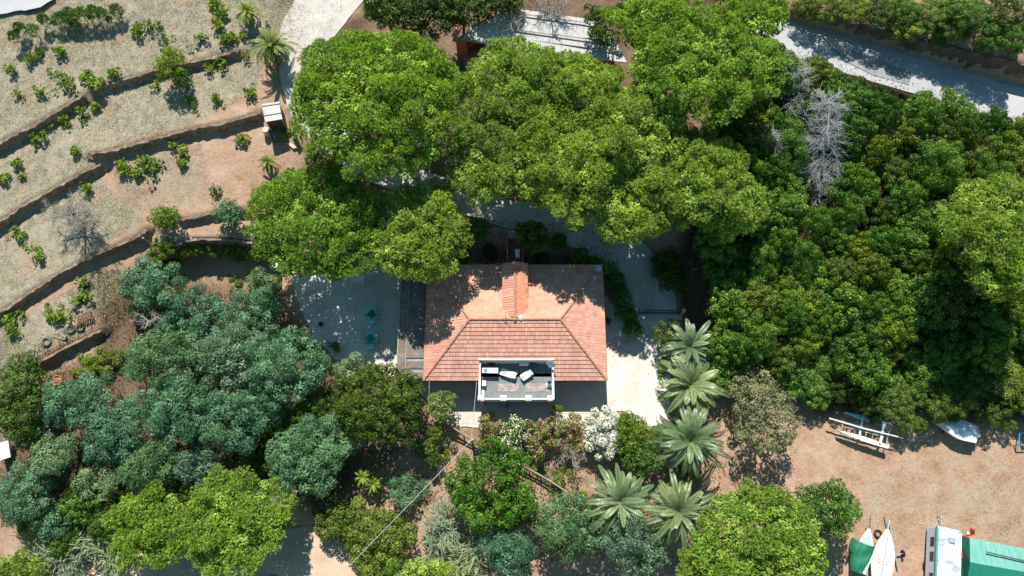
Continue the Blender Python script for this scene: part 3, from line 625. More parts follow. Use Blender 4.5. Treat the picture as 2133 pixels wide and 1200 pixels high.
L_pinkf = leafmat('rosy_bloom', [(.55,.13,.15),(.66,.27,.27),(.75,.45,.43)], .15, .5, .02)
L_whitef = leafmat('white_bloom', [(.60,.60,.56),(.78,.77,.74),(.86,.85,.83)], .15, .5, .02)
L_mag = leafmat('magenta_bloom', [(.35,.04,.25),(.5,.07,.38)], .15, .5, .02)
def mpp(g, dz): # metres per pixel at point
    d = -((g[1]-CAMP[1])*math.sin(TILT)-(g[2]+dz-CAMP[2])*math.cos(TILT)); d = (g[1]-CAMP[1])*math.sin(TILT)+(CAMP[2]-g[2]-dz)*math.cos(TILT)
    return d/F
def poisson(rs, inside, bx, by, sp, tries=14000):
    pts = np.zeros((0,2)); grid = {}; out = []
    for p in rs.uniform((-bx,-by),(bx,by),size=(tries,2)):
        if not inside(p): continue
        k = (int(p[0]//sp), int(p[1]//sp)); ok = True
        for i in (-1,0,1):
            for j in (-1,0,1):
                for q in grid.get((k[0]+i,k[1]+j),()):
                    if (q[0]-p[0])**2+(q[1]-p[1])**2 < sp*sp: ok = False
        if ok: grid.setdefault(k,[]).append(p); out.append(p)
    return np.array(out)
def lobes_for(rs, rx, ry, sp, r0, r1, dome, jit, pw=2.2, irr=.1, cl=None):
    a = rs.uniform(0,6.28,4); fr = lambda th: 1+irr*(.5*math.sin(2*th+a[0])+.6*math.sin(3*th+a[1])+.5*math.sin(5*th+a[2])+.35*math.sin(9*th+a[3]))
    ins = lambda p: math.hypot(p[0]/rx,p[1]/ry) < fr(math.atan2(p[1],p[0]))-.35/max(rx,ry)
    P = poisson(rs, ins, rx*1.3, ry*1.3, sp); q = np.hypot(P[:,0]/rx,P[:,1]/ry)
    z = -dome*np.clip(q,0,1.15)**pw+rs.uniform(-jit,jit,len(P))
    if cl:
        K = poisson(rs, lambda p: True, rx*1.15, ry*1.15, cl[0], 3000); D2 = ((P[:,None]-K[None])**2).sum(-1); n_ = D2.argmin(1); dd = np.sqrt(D2.min(1)); kz = rs.uniform(-cl[1],cl[1]*.7,len(K)); z += kz[n_]-cl[2]*(dd/cl[0]*1.5)**2
    R = rs.uniform(r0,r1,len(P)); return np.column_stack([P,z]), R, q
def trunk(root, base, tops, r, mat=None, name='trunk', sway=.3, seed=0):
    rr = random.Random(seed); mb = MB(); b0 = Vector([float(x) for x in base]); c = Vector((sum(t[0] for t in tops)/len(tops), sum(t[1] for t in tops)/len(tops), 0)); hh = max(t[2] for t in tops)
    fork = Vector((b0.x*.5+c.x*.5+rr.uniform(-sway,sway), b0.y*.5+c.y*.5+rr.uniform(-sway,sway), b0.z+(hh-b0.z)*.45))
    mb.tube([b0-Vector((0,0,.4)), b0+Vector((0,0,.1)), b0.lerp(fork,.5)+Vector((rr.uniform(-.1,.1),rr.uniform(-.1,.1),0)), fork],[r*1.35,r*1.1,r*.9,r*.75],9)
    for t in tops:
        t = Vector([float(x) for x in t]); mid = fork.lerp(t,.5)+Vector((rr.uniform(-.3,.3),rr.uniform(-.3,.3),rr.uniform(0,.3))); mb.tube([fork,mid,t],[r*.5,r*.3,r*.1],6)
    o = mb.build(name, mat or M_bark, root, smooth=True); return o
def crown_tree(name, px, py, rx, ry, h, label, cat, mat, style, seed, group=None, tr=.25):
    """rx, ry in pixels at the crown's height"""
    rs = np.random.RandomState(seed); g = G(px, py, h*.85); k = mpp(g, h*.85); RX = rx*k; RY = ry*k*1.04; st = dict(STYLES[style])
    root = thing(name, label, cat, g, 0, group)
    dome = st['dome']*min(RX,RY); C, R, q = lobes_for(rs, RX, RY, st['sp'], st['r'][0], st['r'][1], dome, st['jit'], st.get('pw',2.2), st.get('irr',.1), st.get('cl'))
    C[:,2] += h-R.max()*.6
    V, ti = leafquads(C, R, rs, st['dens'], st['L'], st['W'], st['mode'], st.get('out',.8), st.get('zs',1), st.get('low',-.25), st.get('tuft',6), st.get('spread',.8), st.get('shell',(.7,1.05)), st.get('droop',0))
    # inner and rim layer
    C2, R2, q2 = lobes_for(rs, RX*.93, RY*.93, st['sp'], st['r'][0], st['r'][1], dome, st['jit'], st.get('pw',2.2), .05); C2[:,2] += h-R.max()*.6-st.get('under',1.1)
    V2, t2 = leafquads(C2, R2, rs, 420, .25, .15, 'flat', low=-.6)
    if 'pine' in style:
        V3, t3 = leafquads(C, R, rs, 230, .22, .12, 'flat', shell=(.6,.82), low=-.5); V4, t4 = leafquads(C2*np.array([.9,.9,1])-np.array([0,0,1.1]), R2, rs, 90, .36, .30, 'flat', low=-.6); V = np.concatenate([V,V3,V4]); ti = np.concatenate([ti,t3*.6,t4*.6])  # inner leaf layers tinted darker, crown shade put into the colour
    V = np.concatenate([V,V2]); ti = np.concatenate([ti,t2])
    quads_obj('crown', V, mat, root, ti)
    if style in ('pine','pinel','aca','dry'):
        ds = rs.choice(len(C), max(1,int(len(C)*(.10 if style != 'pinel' else .16))), replace=False); V5, t5 = leafquads(C[ds]+np.array([0,0,.15]), R[ds]*.9, rs, 30, .45, .025, 'needle', out=.5, tuft=5, spread=1.0)
        tag(quads_obj('dead_twigs', V5, plain('dull_twigs', (.24,.21,.18), .9, .3, 6), root, t5), kind='stuff')
    sel = rs.choice(len(C), min(len(C),14), replace=False)
    L = root.location; trunk(root, L, [(L.x+C[i,0]*.9, L.y+C[i,1]*.9, L.z+C[i,2]-.1) for i in sel], tr, seed=seed)
    return root
STYLES = {
 'pine': dict(cl=(2.3,.75,1.0), dome=.35, sp=.85, r=(.5,.8), jit=.22, dens=185, L=.27, W=.068, mode='needle', tuft=8, spread=.6, pw=2.6, irr=.1, under=1.0, low=-.15, out=.9),
 'pinel': dict(cl=(2.0,.8,.9), dome=.40, sp=.85, r=(.5,.82), jit=.3, dens=170, L=.30, W=.062, mode='needle', tuft=8, spread=.8, pw=2.4, irr=.13, under=1.0, low=-.2),
 'oak': dict(dome=.55, sp=.72, r=(.42,.75), jit=.35, dens=600, L=.20, W=.13, mode='flat', irr=.12, under=.8),
 'aca': dict(cl=(2.0,.8,1.3), dome=.40, sp=.80, r=(.45,.85), jit=.5, dens=520, L=.30, W=.07, mode='flat', irr=.16, under=.9, droop=.25),
 'ced': dict(cl=(2.4,1.2,3.4), dome=.3, sp=.7, r=(.4,.62), jit=.2, dens=560, L=.18, W=.12, mode='flat', irr=.14, under=1.2, zs=.75),
 'bush': dict(dome=.6, sp=.5, r=(.3,.5), jit=.2, dens=480, L=.17, W=.10, mode='flat', irr=.14, under=.5),
 'dry': dict(dome=.5, sp=.75, r=(.4,.7), jit=.35, dens=180, L=.22, W=.06, mode='flat', irr=.15, under=.7),
 'reed': dict(dome=.4, sp=.6, r=(.3,.55), jit=.5, dens=60, L=.75, W=.07, mode='needle', tuft=5, spread=1.1, irr=.2, under=.6),
}
GP = 'pines around the house and drive'
A = [(782,188,196,172,12,'pine','largest round bright green stone pine, between the date palm and the red walled shed',L_pine),
 (655,446,152,130,9.8,'pine','wide bright green stone pine shading the left side of the gravel patio',L_pine),
 (866,474,116,106,10.5,'pine','stone pine with yellowish tips overhanging the top left corner of the house roof',L_pine2),
 (1085,158,116,95,10.5,'pinel','pine with loose pale tips hiding the middle of the reed shed roof',L_pine2),
 (1205,178,98,88,10.3,'pinel','yellow green pine just under the right end of the reed shed roof',L_pine2),
 (1050,312,118,106,10.5,'pinel','yellow green pine whose lower edge overhangs the drive left of the footbridge',L_pine2),
 (1190,320,120,120,11,'pinel','pale yellow green pine in the middle of the big clump above the footbridge',L_pine2),
 (1325,255,112,100,10.5,'pinel','yellow green pine below the deeper green pine by the road',L_pine2),
 (1320,400,120,98,10.5,'pinel','pine whose lumpy lower edge hangs over the bend of the drive',L_pine2),
 (1470,360,115,105,10,'pinel','rightmost yellow green pine of the big clump, with a ragged right edge near the wood',L_pine2),
 (1530,420,72,78,8.5,'pinel','small pine drooping from the lower right corner of the pine clump',L_pine2),
 (1470,120,165,118,11.5,'pinel','large mid green pine next to where the road enters, right of the reed shed',L_pine),
 (1375,30,100,75,10.5,'pinel','mid green pine cut by the top edge, above and right of the reed roof',L_pine),
 (1560,20,85,55,10,'pinel','pine cut by the top edge directly left of the road end',L_pine),
 (2085,465,108,104,12.5,'pinel','light green pine at the right edge rising out of the dark wood',L_pine2),
 (2105,560,80,64,12,'pinel','lower lobed pine at the right edge casting the darkest shadow over the wood',L_pine),
 (300,1100,76,86,6.5,'pine','smaller of the two bright round pines at the bottom left',L_pine3),
 (470,1088,110,106,7.2,'pine','larger of the two bright round pines at the bottom left',L_pine3),
 (25,1200,52,44,7,'pine','small round pine cut off by the bottom left corner',L_pine2),
 (885,1207,62,34,7,'pine','low green pine cut by the bottom edge below the pale canes',L_pine2),
 (1590,1125,150,100,9,'pine','broad bright pine at the bottom between the palms and the sailing dinghy',L_pine3),
 (1500,1195,95,50,8,'pine','pine cut by the bottom edge right below the lowest date palm',L_pine2),
 (566,1055,46,52,5.5,'pinel','thin pine with bare grey branches showing, beside the larger bottom left pine',L_pine2)]
for i,(a,b_,rx,ry,h,st,lab,mt_) in enumerate(A): crown_tree('pine_tree', a, b_, rx, ry, h, lab, 'pine tree', mt_, st, 100+i, GP, .28)
B = [(1045,962,56,48,6.5,'ced','lumpy bright green tree nearest the utility pole','tree',L_ced),(972,1008,48,60,6,'ced','lumpy green tree at the edge of the bare earth clearing','tree',L_ced),
 (1072,1035,52,50,6,'ced','lumpy deep green tree beside the wooden rail fence','tree',L_ced),(1030,1065,72,40,5.5,'ced','lower lumpy green tree above the blue green canes','tree',L_ced),
 (785,838,98,86,6,'oak','dark olive green carob tree left of the porch foot','carob tree',L_dark),
 (915,842,34,36,3,'bush','small round pinkish oleander standing alone at the porch corner','oleander',L_pink),
 (1735,1060,62,56,5.5,'oak','dark round tree between the broad pine and the dinghies','tree',L_oak),
 (1110,490,32,36,4.5,'oak','dark round shrub standing right beside the footbridge','shrub',L_dark),
 (350,128,36,38,3.2,'bush','round bright green bush growing on the topmost terrace wall','bush',L_vine),(372,158,20,22,2.4,'bush','darker green lower bush attached below the round terrace bush','bush',L_oak),
 (472,438,36,30,2.6,'bush','blue green round bush left of the patio pine','bush',L_aca),(342,448,36,26,2.2,'bush','low round green bush at the bend of the earth terrace','bush',L_vine),
 (440,388,17,17,1.2,'dry','small grey green tuft on the red soil terrace','bush',L_dry),
 (1600,870,72,80,5.5,'dry','wispy grey green tree with thin foliage beside the boat yard','tree',L_dry),(1570,800,50,40,4.5,'dry','brownish grey thin shrub between the upper palms and the wood','shrub',L_dry),
 (35,825,50,82,5.5,'oak','yellowish dark green tree at the left edge under the wire fence','tree',L_vine if 0 else L_oak2),
 (60,905,40,36,4,'oak','small dark green tree between the white cart and the blue green trees','tree',L_oak),
 (870,25,100,42,6,'oak','dark green tree at the top edge behind the largest pine','tree',L_dark),(960,10,55,40,6,'oak','dark green tree at the top edge left of the reed shed','tree',L_dark),
 (800,0,50,34,6,'oak','dark green tree at the top edge beside the concrete lane','tree',L_dark),(1030,-8,60,34,5,'oak','dark green tree at the top edge behind the bare grey trees','tree',L_dark),(1262,38,46,46,6.5,'ced','dark green tree touching the upper right end of the reed roof','tree',L_dark),
 (712,1082,66,44,2.4,'oak','dull green bush above the sandy track','bush',L_oak2),(785,1135,70,68,3.4,'oak','wide dull green bush crossed by the overhead cable at the bottom','bush',L_oak2),
 (1310,900,52,44,3.5,'bush','green bush between the white oleander and the lower date palm','bush',L_vine),(1345,950,52,38,3.2,'bush','darker green bush above the twin palms','bush',L_oak),
 (1390,555,30,50,2.6,'bush','dark shrub on the outer bank of the bend','shrub',L_dark),(1395,700,34,40,3,'bush','dark shrub on the bank right of the gate','shrub',L_dark)]
for i,(a,b_,rx,ry,h,st,lab,cat,mt_) in enumerate(B): crown_tree(cat.replace(' ','_'), a, b_, rx, ry, h, lab, cat, mt_, st, 300+i, None, .16)
ACA = [(300,585,78,55,5,'beside the sunken wall, topmost of the blue green trees'),(395,650,80,60,5.5,'just below the vine hedge end'),(520,640,72,48,4,'thin crown over red soil below the sunken yard'),
 (330,745,85,65,5.5,'with bare pale branches showing, right of the wooden pallet'),(470,735,85,70,6,'in the upper middle of the blue green grove'),(590,755,95,85,6.5,'whose right edge meets the gravel patio'),
 (150,835,72,60,5.5,'directly right of the tree at the left edge'),(225,900,78,66,6,'in the left middle of the blue green grove'),(345,850,85,70,6.5,'in the heart of the blue green grove'),
 (480,870,85,70,6.5,'in the lower middle of the blue green grove'),(300,960,72,52,5.5,'above the dark gap left of the bright round pines'),(410,965,52,44,5,'just above the larger bottom left pine'),
 (640,945,95,80,6,'left of the carob tree, standing apart from the grove'),(600,1000,55,44,3.6,'right above the thin pine with bare branches'),(30,1030,66,62,5,'at the left edge below the pale green tree'),
 (110,1080,50,40,4,'low by the canes in the bottom left'),(840,1022,38,36,3.2,'small and round beside the overhead cable'),(1190,1095,82,72,5.5,'below the foot of the wooden rail fence'),
 (1330,1135,78,62,5.5,'right under the left one of the twin palms'),(1065,1155,52,52,5,'at the bottom edge left of the fence foot trees'),(1225,1050,0,0,0,'')]
for i,(a,b_,rx,ry,h,lab) in enumerate(ACA):
    if rx: crown_tree('mimosa_tree', a, b_, rx*.93, ry*.93, h, 'blue green feathery tree '+lab, 'mimosa tree', (L_aca,L_aca,L_aca3,L_aca,L_aca,L_aca4,L_aca)[(i*3)%7], 'aca', 400+i, 'blue green feathery trees below the terraces', .16)
for i,(a,b_,rx,ry,h,lab) in enumerate([(100,945,50,42,5.5,'pale yellowish green tree at the left, below the white scraps'),(195,1000,58,40,5,'pale green tree over the dark gap in the lower left'),(712,905,42,46,4.5,'pale grey green tree just below the dark carob'),(545,590,38,26,2.5,'pale sparse tree on the red soil by the patio corner'),(725,770,26,30,2,'silvery low shrub at the lower left corner of the patio')]):
    crown_tree('pale_tree', a, b_, rx, ry, h, lab, 'tree', L_aca2, 'aca', 440+i, None, .12)
# low growth darkened for shade under the grove, and the wood on the right: copies of a few built trees
def proto(name, seed, mat, style, R=2.6, h=4.5, cat='tree'):
    rs = np.random.RandomState(seed); root = thing(name, 'x', cat, (0,0,-200)); st = dict(STYLES[style]); dome = st['dome']*R
    C, Rr, q = lobes_for(rs, R, R, st['sp'], st['r'][0], st['r'][1], dome, st['jit'], 2.2, st.get('irr',.1)); C[:,2] += h-.5
    V, ti = leafquads(C, Rr, rs, st['dens'], st['L'], st['W'], st['mode'], .8, 1, -.25, 6, .8)
    C2,R2,_ = lobes_for(rs, R, R, st['sp']*1.2, st['r'][0], st['r'][1], dome*1.3, st['jit'], 2.2, .05); C2[:,2] += h-1.5
    V2,t2 = leafquads(C2, R2, rs, st['dens']*.3, st['L']*1.2, st['W']*1.2, st['mode'])
    quads_obj('crown', np.concatenate([V,V2]), mat, root, np.concatenate([ti,t2])); L = root.location
    trunk(root, L, [(C[i,0]*.9, C[i,1]*.9, C[i,2]-200.1) for i in rs.choice(len(C),7,replace=False)], .13, seed=seed); return root
PR = [('dark green','holm_oak',proto('holm_oak',1,L_oak,'oak')),('deep green','holm_oak',proto('holm_oak',2,L_oak,'oak',2.8)),('olive green','mastic_tree',proto('mastic_tree',3,L_oak2,'oak')),
 ('mid green','holm_oak',proto('holm_oak',4,L_oak,'aca',2.6)),('blackish green','mastic_tree',proto('mastic_tree',5,L_dark,'oak')),('yellowish green','mastic_tree',proto('mastic_tree',6,leafmat('yellow_green_leaves',[(.06,.11,.012),(.15,.24,.028),(.28,.39,.055)],.22,.45,.3),'oak',2.4))]
WOOD = np.array([(1500,440),(1590,300),(1600,180),(1618,85),(1690,130),(1800,165),(1900,205),(2000,205),(2200,255),(2230,560),(2240,850),(2080,838),(1950,838),(1860,838),(1780,815),(1700,812),(1640,785),(1500,770),(1480,690),(1530,640),(1510,540)],float)
BANKS = [np.array(p,float) for p in ([(1850,-30),(1880,60),(1960,95),(2060,100),(2240,120),(2240,-40)],[(1660,-50),(1700,0),(1790,12),(1860,40),(1880,-50)],[(-20,0),(0,0),(0,0)])]
def nearest_row(y): return ['road side','dead grey tree','height of the footbridge','height of the house ridge','height of the roof terrace','boat yard edge'][int(min(5,max(0,(y-90)/135)))]
used_proto = [False]*len(PR); spots = []
rsw = np.random.RandomState(21); grid = []
for p in rsw.uniform((1470,70),(2230,890),size=(9000,2)):
    if not inpoly(np.array([p[0]]),np.array([p[1]]),WOOD)[0]: continue
    if 1662 < p[0] < 1778 and 215 < p[1] < 425: continue
    if any((p[0]-q[0])**2+(p[1]-q[1])**2 < 47**2 for q in grid): continue
    if rsw.uniform() < .07: continue
    grid.append(p)
grid.sort(key=lambda p: (int((p[1]-70)//135), p[0]))
def put(p, R, lab, grp, hmin=3.2, hmax=5.5, pi=None):
    i = rsw.randint(len(PR)) if pi is None else pi
    h = rsw.uniform(hmin,hmax)*(.8 if 'above the road' in lab else 1); g = G(p[0],p[1],h); s = R*mpp(g,h)/2.5; nm = PR[i]
    return dup(nm[2], g, rsw.uniform(0,6.28), (s*rsw.uniform(.9,1.15),s*rsw.uniform(.9,1.15),h/4.7), lab.format(c=nm[0]), grp)
ordn = ['first','second','third','fourth','fifth','sixth','seventh','eighth','ninth','tenth','eleventh','twelfth','thirteenth','fourteenth','fifteenth','sixteenth']
rowtxt = ['along the pale road','level with dead grey tree','just below dead grey tree','across the middle wood','in the lower wood','along the boat yard edge']
cnt = {}
for p in grid:
    r = int(min(5,(p[1]-70)//135)); cnt[r] = cnt.get(r,0)+1
    put(p, rsw.uniform(30,52), '{c} tree '+rowtxt[r]+', '+ordn[min(15,cnt[r]-1)]+' from left', 'close packed trees of the wood right of the house', pi=rsw.choice([0,0,1,1,2,3,4,5]), hmin=2.2 if p[1]>740 else 3.2, hmax=3.3 if p[1]>740 else 5.8)
EXTRA = [([(1895,878,20),(1925,882,18),(1830,862,16),(1990,862,18),(2110,885,14)],'small tree overhanging the boats','small trees overhanging the boats'),
 ([(115,30,14),(135,22,15),(160,18,16),(185,14,15),(205,18,12),(235,12,14),(150,42,9),(222,34,7),(60,55,12),(30,48,10),(18,66,12),(80,30,10)],'low bush near the top left corner','low bushes near the top left corner'),([(1905,38,44),(1960,12,44),(1995,45,34),(2040,12,40),(2075,55,34),(2110,5,40),(2130,55,30),(1895,5,30),(2125,95,14),(2010,-5,40),(2050,90,12),(1960,75,14)],'tree on the bank above the road','trees on the bank above the road'),
 ([(1690,-5,30),(1740,-5,36),(1790,0,34),(1840,10,36)],'tree at the top edge above the road','trees on the bank above the road'),
 ([(250,1035,45),(150,1050,42),(330,1030,40),(400,1020,36),(555,870,40),(660,840,36),(560,940,36),(200,1095,34),(60,1080,34),(120,1120,30),(620,870,30),(520,960,30)],'low tree in dark gap below grove','low growth below the grove, darkened for its shade'),
 ([(1560,260,40),(1590,190,34),(1500,480,34),(1530,510,34),(1560,330,34),(1500,560,30),(1520,240,30),(1620,240,30),(1560,660,30),(1740,152,24),(1790,168,24),(1840,185,22),(1700,130,24)],'shaded tree at left fringe of wood','shaded trees at the fringe of the wood'),
 ([(820,1185,24),(1440,985,20),(1290,945,18),(880,930,22),(905,900,20),(900,955,18),(1370,900,18),(1400,940,14)],'low shrub among the garden trees','low shrubs among the garden trees'),
 ([(960,520,20),(990,470,24),(930,500,22),(1165,500,18),(1210,530,20),(1130,540,16),(1020,520,16),(1240,545,16)],'shaded shrub on bank behind house','shaded shrubs on the bank behind the house'),
 ([(1270,556,18),(1282,578,21),(1292,602,20),(1303,628,21),(1312,655,20),(1322,682,19),(1267,665,8),(1300,640,15)],'shrub in bed between house yard and drive','shrubs in the bed beside the drive'),
 ([(1060,870,0)],'','')]
for lst,lab,grp in EXTRA:
    for k,(a,b_,r) in enumerate(sorted(lst)):
        if not r: continue
        small = r < 28; pi = rsw.choice([0,1,4]) if 'shade' in lab or 'dark gap' in lab else None  # shaded spots get only the darker leaf colours
        put((a,b_), r, '{c} '+lab+', '+ordn[k]+' from the left', grp, .8+r*.05 if small else 2.5, 1.2+r*.07 if small else 4.2, pi=pi)
for nm in PR:
    for c in list(nm[2].children): bpy.data.objects.remove(c)
    bpy.data.objects.remove(nm[2])
# ---------------- hedges and climbers
def lobepatch(name, label, cat, pts, mat, style='bush', seed=0, group=None, flower=None, fden=.12, hz=None):
    """pts: (px, py, r px, height m)"""
    rs = np.random.RandomState(seed); st = STYLES[style]; g0 = G(pts[0][0],pts[0][1]); root = thing(name,label,cat,g0,0,group); C = []; R = []
    for a,b_,r,h in pts:
        g = G(a,b_,h); k = mpp(g,h); n = max(2,int((r*k/.28)**2*1.1))
        for _ in range(n):
            th = rs.uniform(0,6.28); q = math.sqrt(rs.uniform(0,1)); C.append((g[0]+math.cos(th)*q*r*k*1.0, g[1]+math.sin(th)*q*r*k*1.0, g[2]+h*(1-.45*q*q)-rs.uniform(.1,.4)-.1)); R.append(rs.uniform(.22,.42))
            if h > .9: C.append((C[-1][0], C[-1][1], g[2]+h*.45)); R.append(.35)
    C = np.array(C)-np.array(g0); R = np.array(R); V, ti = leafquads(C, R, rs, st['dens'], st['L'], st['W'], st['mode'], tuft=4, spread=.8)
    quads_obj('foliage', V, mat, root, ti)
    if flower is not None:
        V, ti = leafquads(C, R*1.12, rs, st['dens']*fden, .15, .14, 'flat', shell=(.95,1.08)); quads_obj('blossom', V, flower, root, ti)
    mb = MB(); rr = random.Random(seed)
    for i in range(0,len(C),3): c = C[i]; mb.tube([(c[0]*.7,c[1]*.9,-.15+(h1(c[0]*.7+g0[0],c[1]*.9+g0[1])-g0[2])),(c[0],c[1],max(c[2],.05))],[.03,.012],5)
    mb.build('stem', M_bark, root, local=True); return root
lobepatch('hedge','bright green vine covered hedge along the top of the tall shaded wall','hedge',[(330,522,22,1.4),(350,512,20,1.4),(375,509,20,1.4),(400,505,20,1.4),(425,503,19,1.4),(450,505,20,1.4),(485,507,26,1.5),(505,520,26,1.5),(525,510,24,1.4),(345,542,20,1.2),(550,512,20,1.3)],L_vine,'bush',51)
lobepatch('white_oleander','tall oleander covered all over in white blossom, above the twin palms','oleander',[(1262,882,36,3.2),(1262,918,38,3.2),(1245,905,30,2.8),(1280,910,28,3)],L_vine,'bush',52,None,L_whitef,1.3)
lobepatch('white_oleander','green oleander with scattered white blossom between the pink ones','oleander',[(1070,885,26,2.6),(1060,920,28,2.4),(1085,905,24,2.4)],L_vine,'bush',53,None,L_whitef,.22)
for i,(pts,lab) in enumerate([([(1015,880,24,2.4),(1012,912,24,2.2),(1035,930,20,2)],'pinkish oleander at the left end of the flowering row'),([(1120,890,28,2.6),(1125,925,28,2.3)],'pinkish oleander right of the thinly white flowering one'),([(1165,880,26,2.6),(1160,915,26,2.3)],'reddish pink oleander in the middle of the row'),([(1200,885,26,2.8),(1200,922,24,2.3)],'pink tipped oleander touching the big white one')]):
    lobepatch('pink_oleander',lab,'oleander',pts,L_pink,'bush',54+i,'pink oleanders below the roof terrace',L_pinkf,.13)
lobepatch('bougainvillea','low shrub with magenta blossom at the corner of the white yard','bougainvillea',[(1300,872,13,1.4),(1318,888,15,1.3),(1330,900,10,1)],L_oak2,'bush',60,None,L_mag,.35)
lobepatch('hydrangea','dark shrub dotted with pale round blossoms on the bank outside the bend','hydrangea',[(1415,575,16,1.2),(1418,590,14,1)],L_dark,'bush',61,None,L_whitef,.06)
for i,(a,b_,r,h,mt_,lab) in enumerate([(930,920,16,1,L_reed,'pale spiky shrub left of the utility pole'),(918,945,14,.8,L_vine,'pale green low shrub under the cable left of the lumpy trees'),(1262,668,9,.9,L_vine,'small bright green shrub against the right wall of the house'),(1385,760,14,1,L_oak,'low green shrub at the right edge of the white yard'),
  (1378,790,12,.8,L_oak,'lower green shrub at the right edge of the white yard'),(215,745,30,1.2,L_oak2,'reddish green bramble below the lowest terrace wall'),(165,760,24,1,L_vine,'bramble left under the lowest terrace wall'),(560,590,20,.8,L_vine,'yellow green shrub at the upper left corner of the patio'),(480,590,18,.7,L_oak2,'low brownish shrub on the lit red soil below the sunken wall'),
  (1165,845,10,1.6,L_vine,'small leafy plant climbing the right pillar of the terrace'),(940,880,16,.9,L_pink,'reddish low shrub at the upper end of the wooden rail fence'),(590,275,14,.7,L_vine,'green plants growing against the foot of the reed roofed hut'),(1160,1000,22,.7,L_vine,'low green plants below the rail fence'),(1185,985,16,.5,L_palmy,'yellowish low cushion plant above the rail fence'),(690,718,14,1.1,L_oak,'dark green shrub at the lower left rim of the gravel patio')]):
    lobepatch('shrub',lab,'shrub',[(a,b_,r,h)],mt_,'bush',70+i)
# ---------------- vine plants on the terraces
VB = [(62,118,11),(26,145,11),(128,108,13),(78,108,9),(40,200,10),(86,192,13),(130,165,16),(150,172,14),(185,160,18),(200,172,18),(235,158,12),(290,68,14),(312,60,12),(328,55,9),(335,75,9),(345,92,10),(418,82,13),(455,30,16),(458,55,14),(452,10,14),(470,88,14),(487,76,12),(507,72,10),(445,138,14),(463,132,13),(325,178,10),(390,210,8),(405,218,8),(450,208,11),(524,195,13),(515,112,10),(35,340,13),(45,368,9),(155,315,13),(90,288,14),(170,245,15),(200,225,12),(135,252,11),(8,370,14),(75,290,12),(265,352,16),(285,362,14),(310,335,16),(325,350,15),(362,305,11),(375,325,15),(378,342,12),(508,288,12),(183,393,12),(42,490,13),(30,478,9),(80,525,14),(78,540,11),(175,600,17),(168,625,18),(110,655,18),(125,660,12),(25,665,16),(32,690,13),(45,655,10),(470,505,0)]
VB = [v for v in VB if v[2]]
vp = []
for i in range(5):
    rs = np.random.RandomState(900+i); root = thing('vine_plant','x','vine',(0,0,-100)); n = 7+i; C = np.column_stack([rs.normal(0,.22,n),rs.normal(0,.22,n),rs.uniform(.15,.55,n)]); V, ti = leafquads(C, rs.uniform(.14,.28,n), rs, 420, .17, .14, 'flat', jit=.7)
    quads_obj('foliage', V, L_vine, root, ti); mb = MB(); [mb.tube([(0,0,-.1),(c[0]*.5,c[1]*.5,c[2]*.6),(c[0],c[1],c[2])],[.03,.02,.01],5) for c in C]; mb.build('stem', M_bark, root, local=True); vp.append(root)
def terr(a,b_):
    if b_ < 208-.27*(a)+ (0 if a<190 else 45): pass
    x = G(a,b_); z = 0
    P = [ (np.array([(-60,335),(0,303),(90,258),(178,206),(205,190),(330,152),(500,112),(640,80)]),'topmost terrace'), (np.array([(-60,500),(0,466),(75,420),(212,344),(260,312),(400,275),(545,240),(640,215)]),'second terrace'), (np.array([(-60,690),(0,655),(75,608),(150,560),(240,515),(312,482),(440,450),(640,420)]),'third terrace')]
    for pl,nm in P:
        if b_ < np.interp(a, pl[:,0], pl[:,1]): return nm
    return 'lowest terrace'
rows = {}
for v in VB: rows.setdefault(terr(v[0],v[1]),[]).append(v)
for nm, L_ in rows.items():
    L_.sort()
    for k,(a,b_,r) in enumerate(L_):
        g = G(a,b_,.3); s = r*mpp(g,.3)/.42
        oo = ordn+['seventeenth','eighteenth','nineteenth','twentieth','twenty first','twenty second','twenty third','twenty fourth','twenty fifth','twenty sixth','twenty seventh','twenty eighth','twenty ninth','thirtieth','thirty first','thirty second','thirty third']
        dup(vp[rnd.randrange(5)], (g[0],g[1],g[2]-.03), rnd.uniform(0,6.28), (s,s,min(1.3,s)), '%s yellow green vine on %s, %s from left'%('large' if r>15 else 'small' if r<11 else 'bushy', nm, oo[k]), 'vine plants on the terraces')
for r_ in vp:
    for c in list(r_.children): bpy.data.objects.remove(c)
    bpy.data.objects.remove(r_)
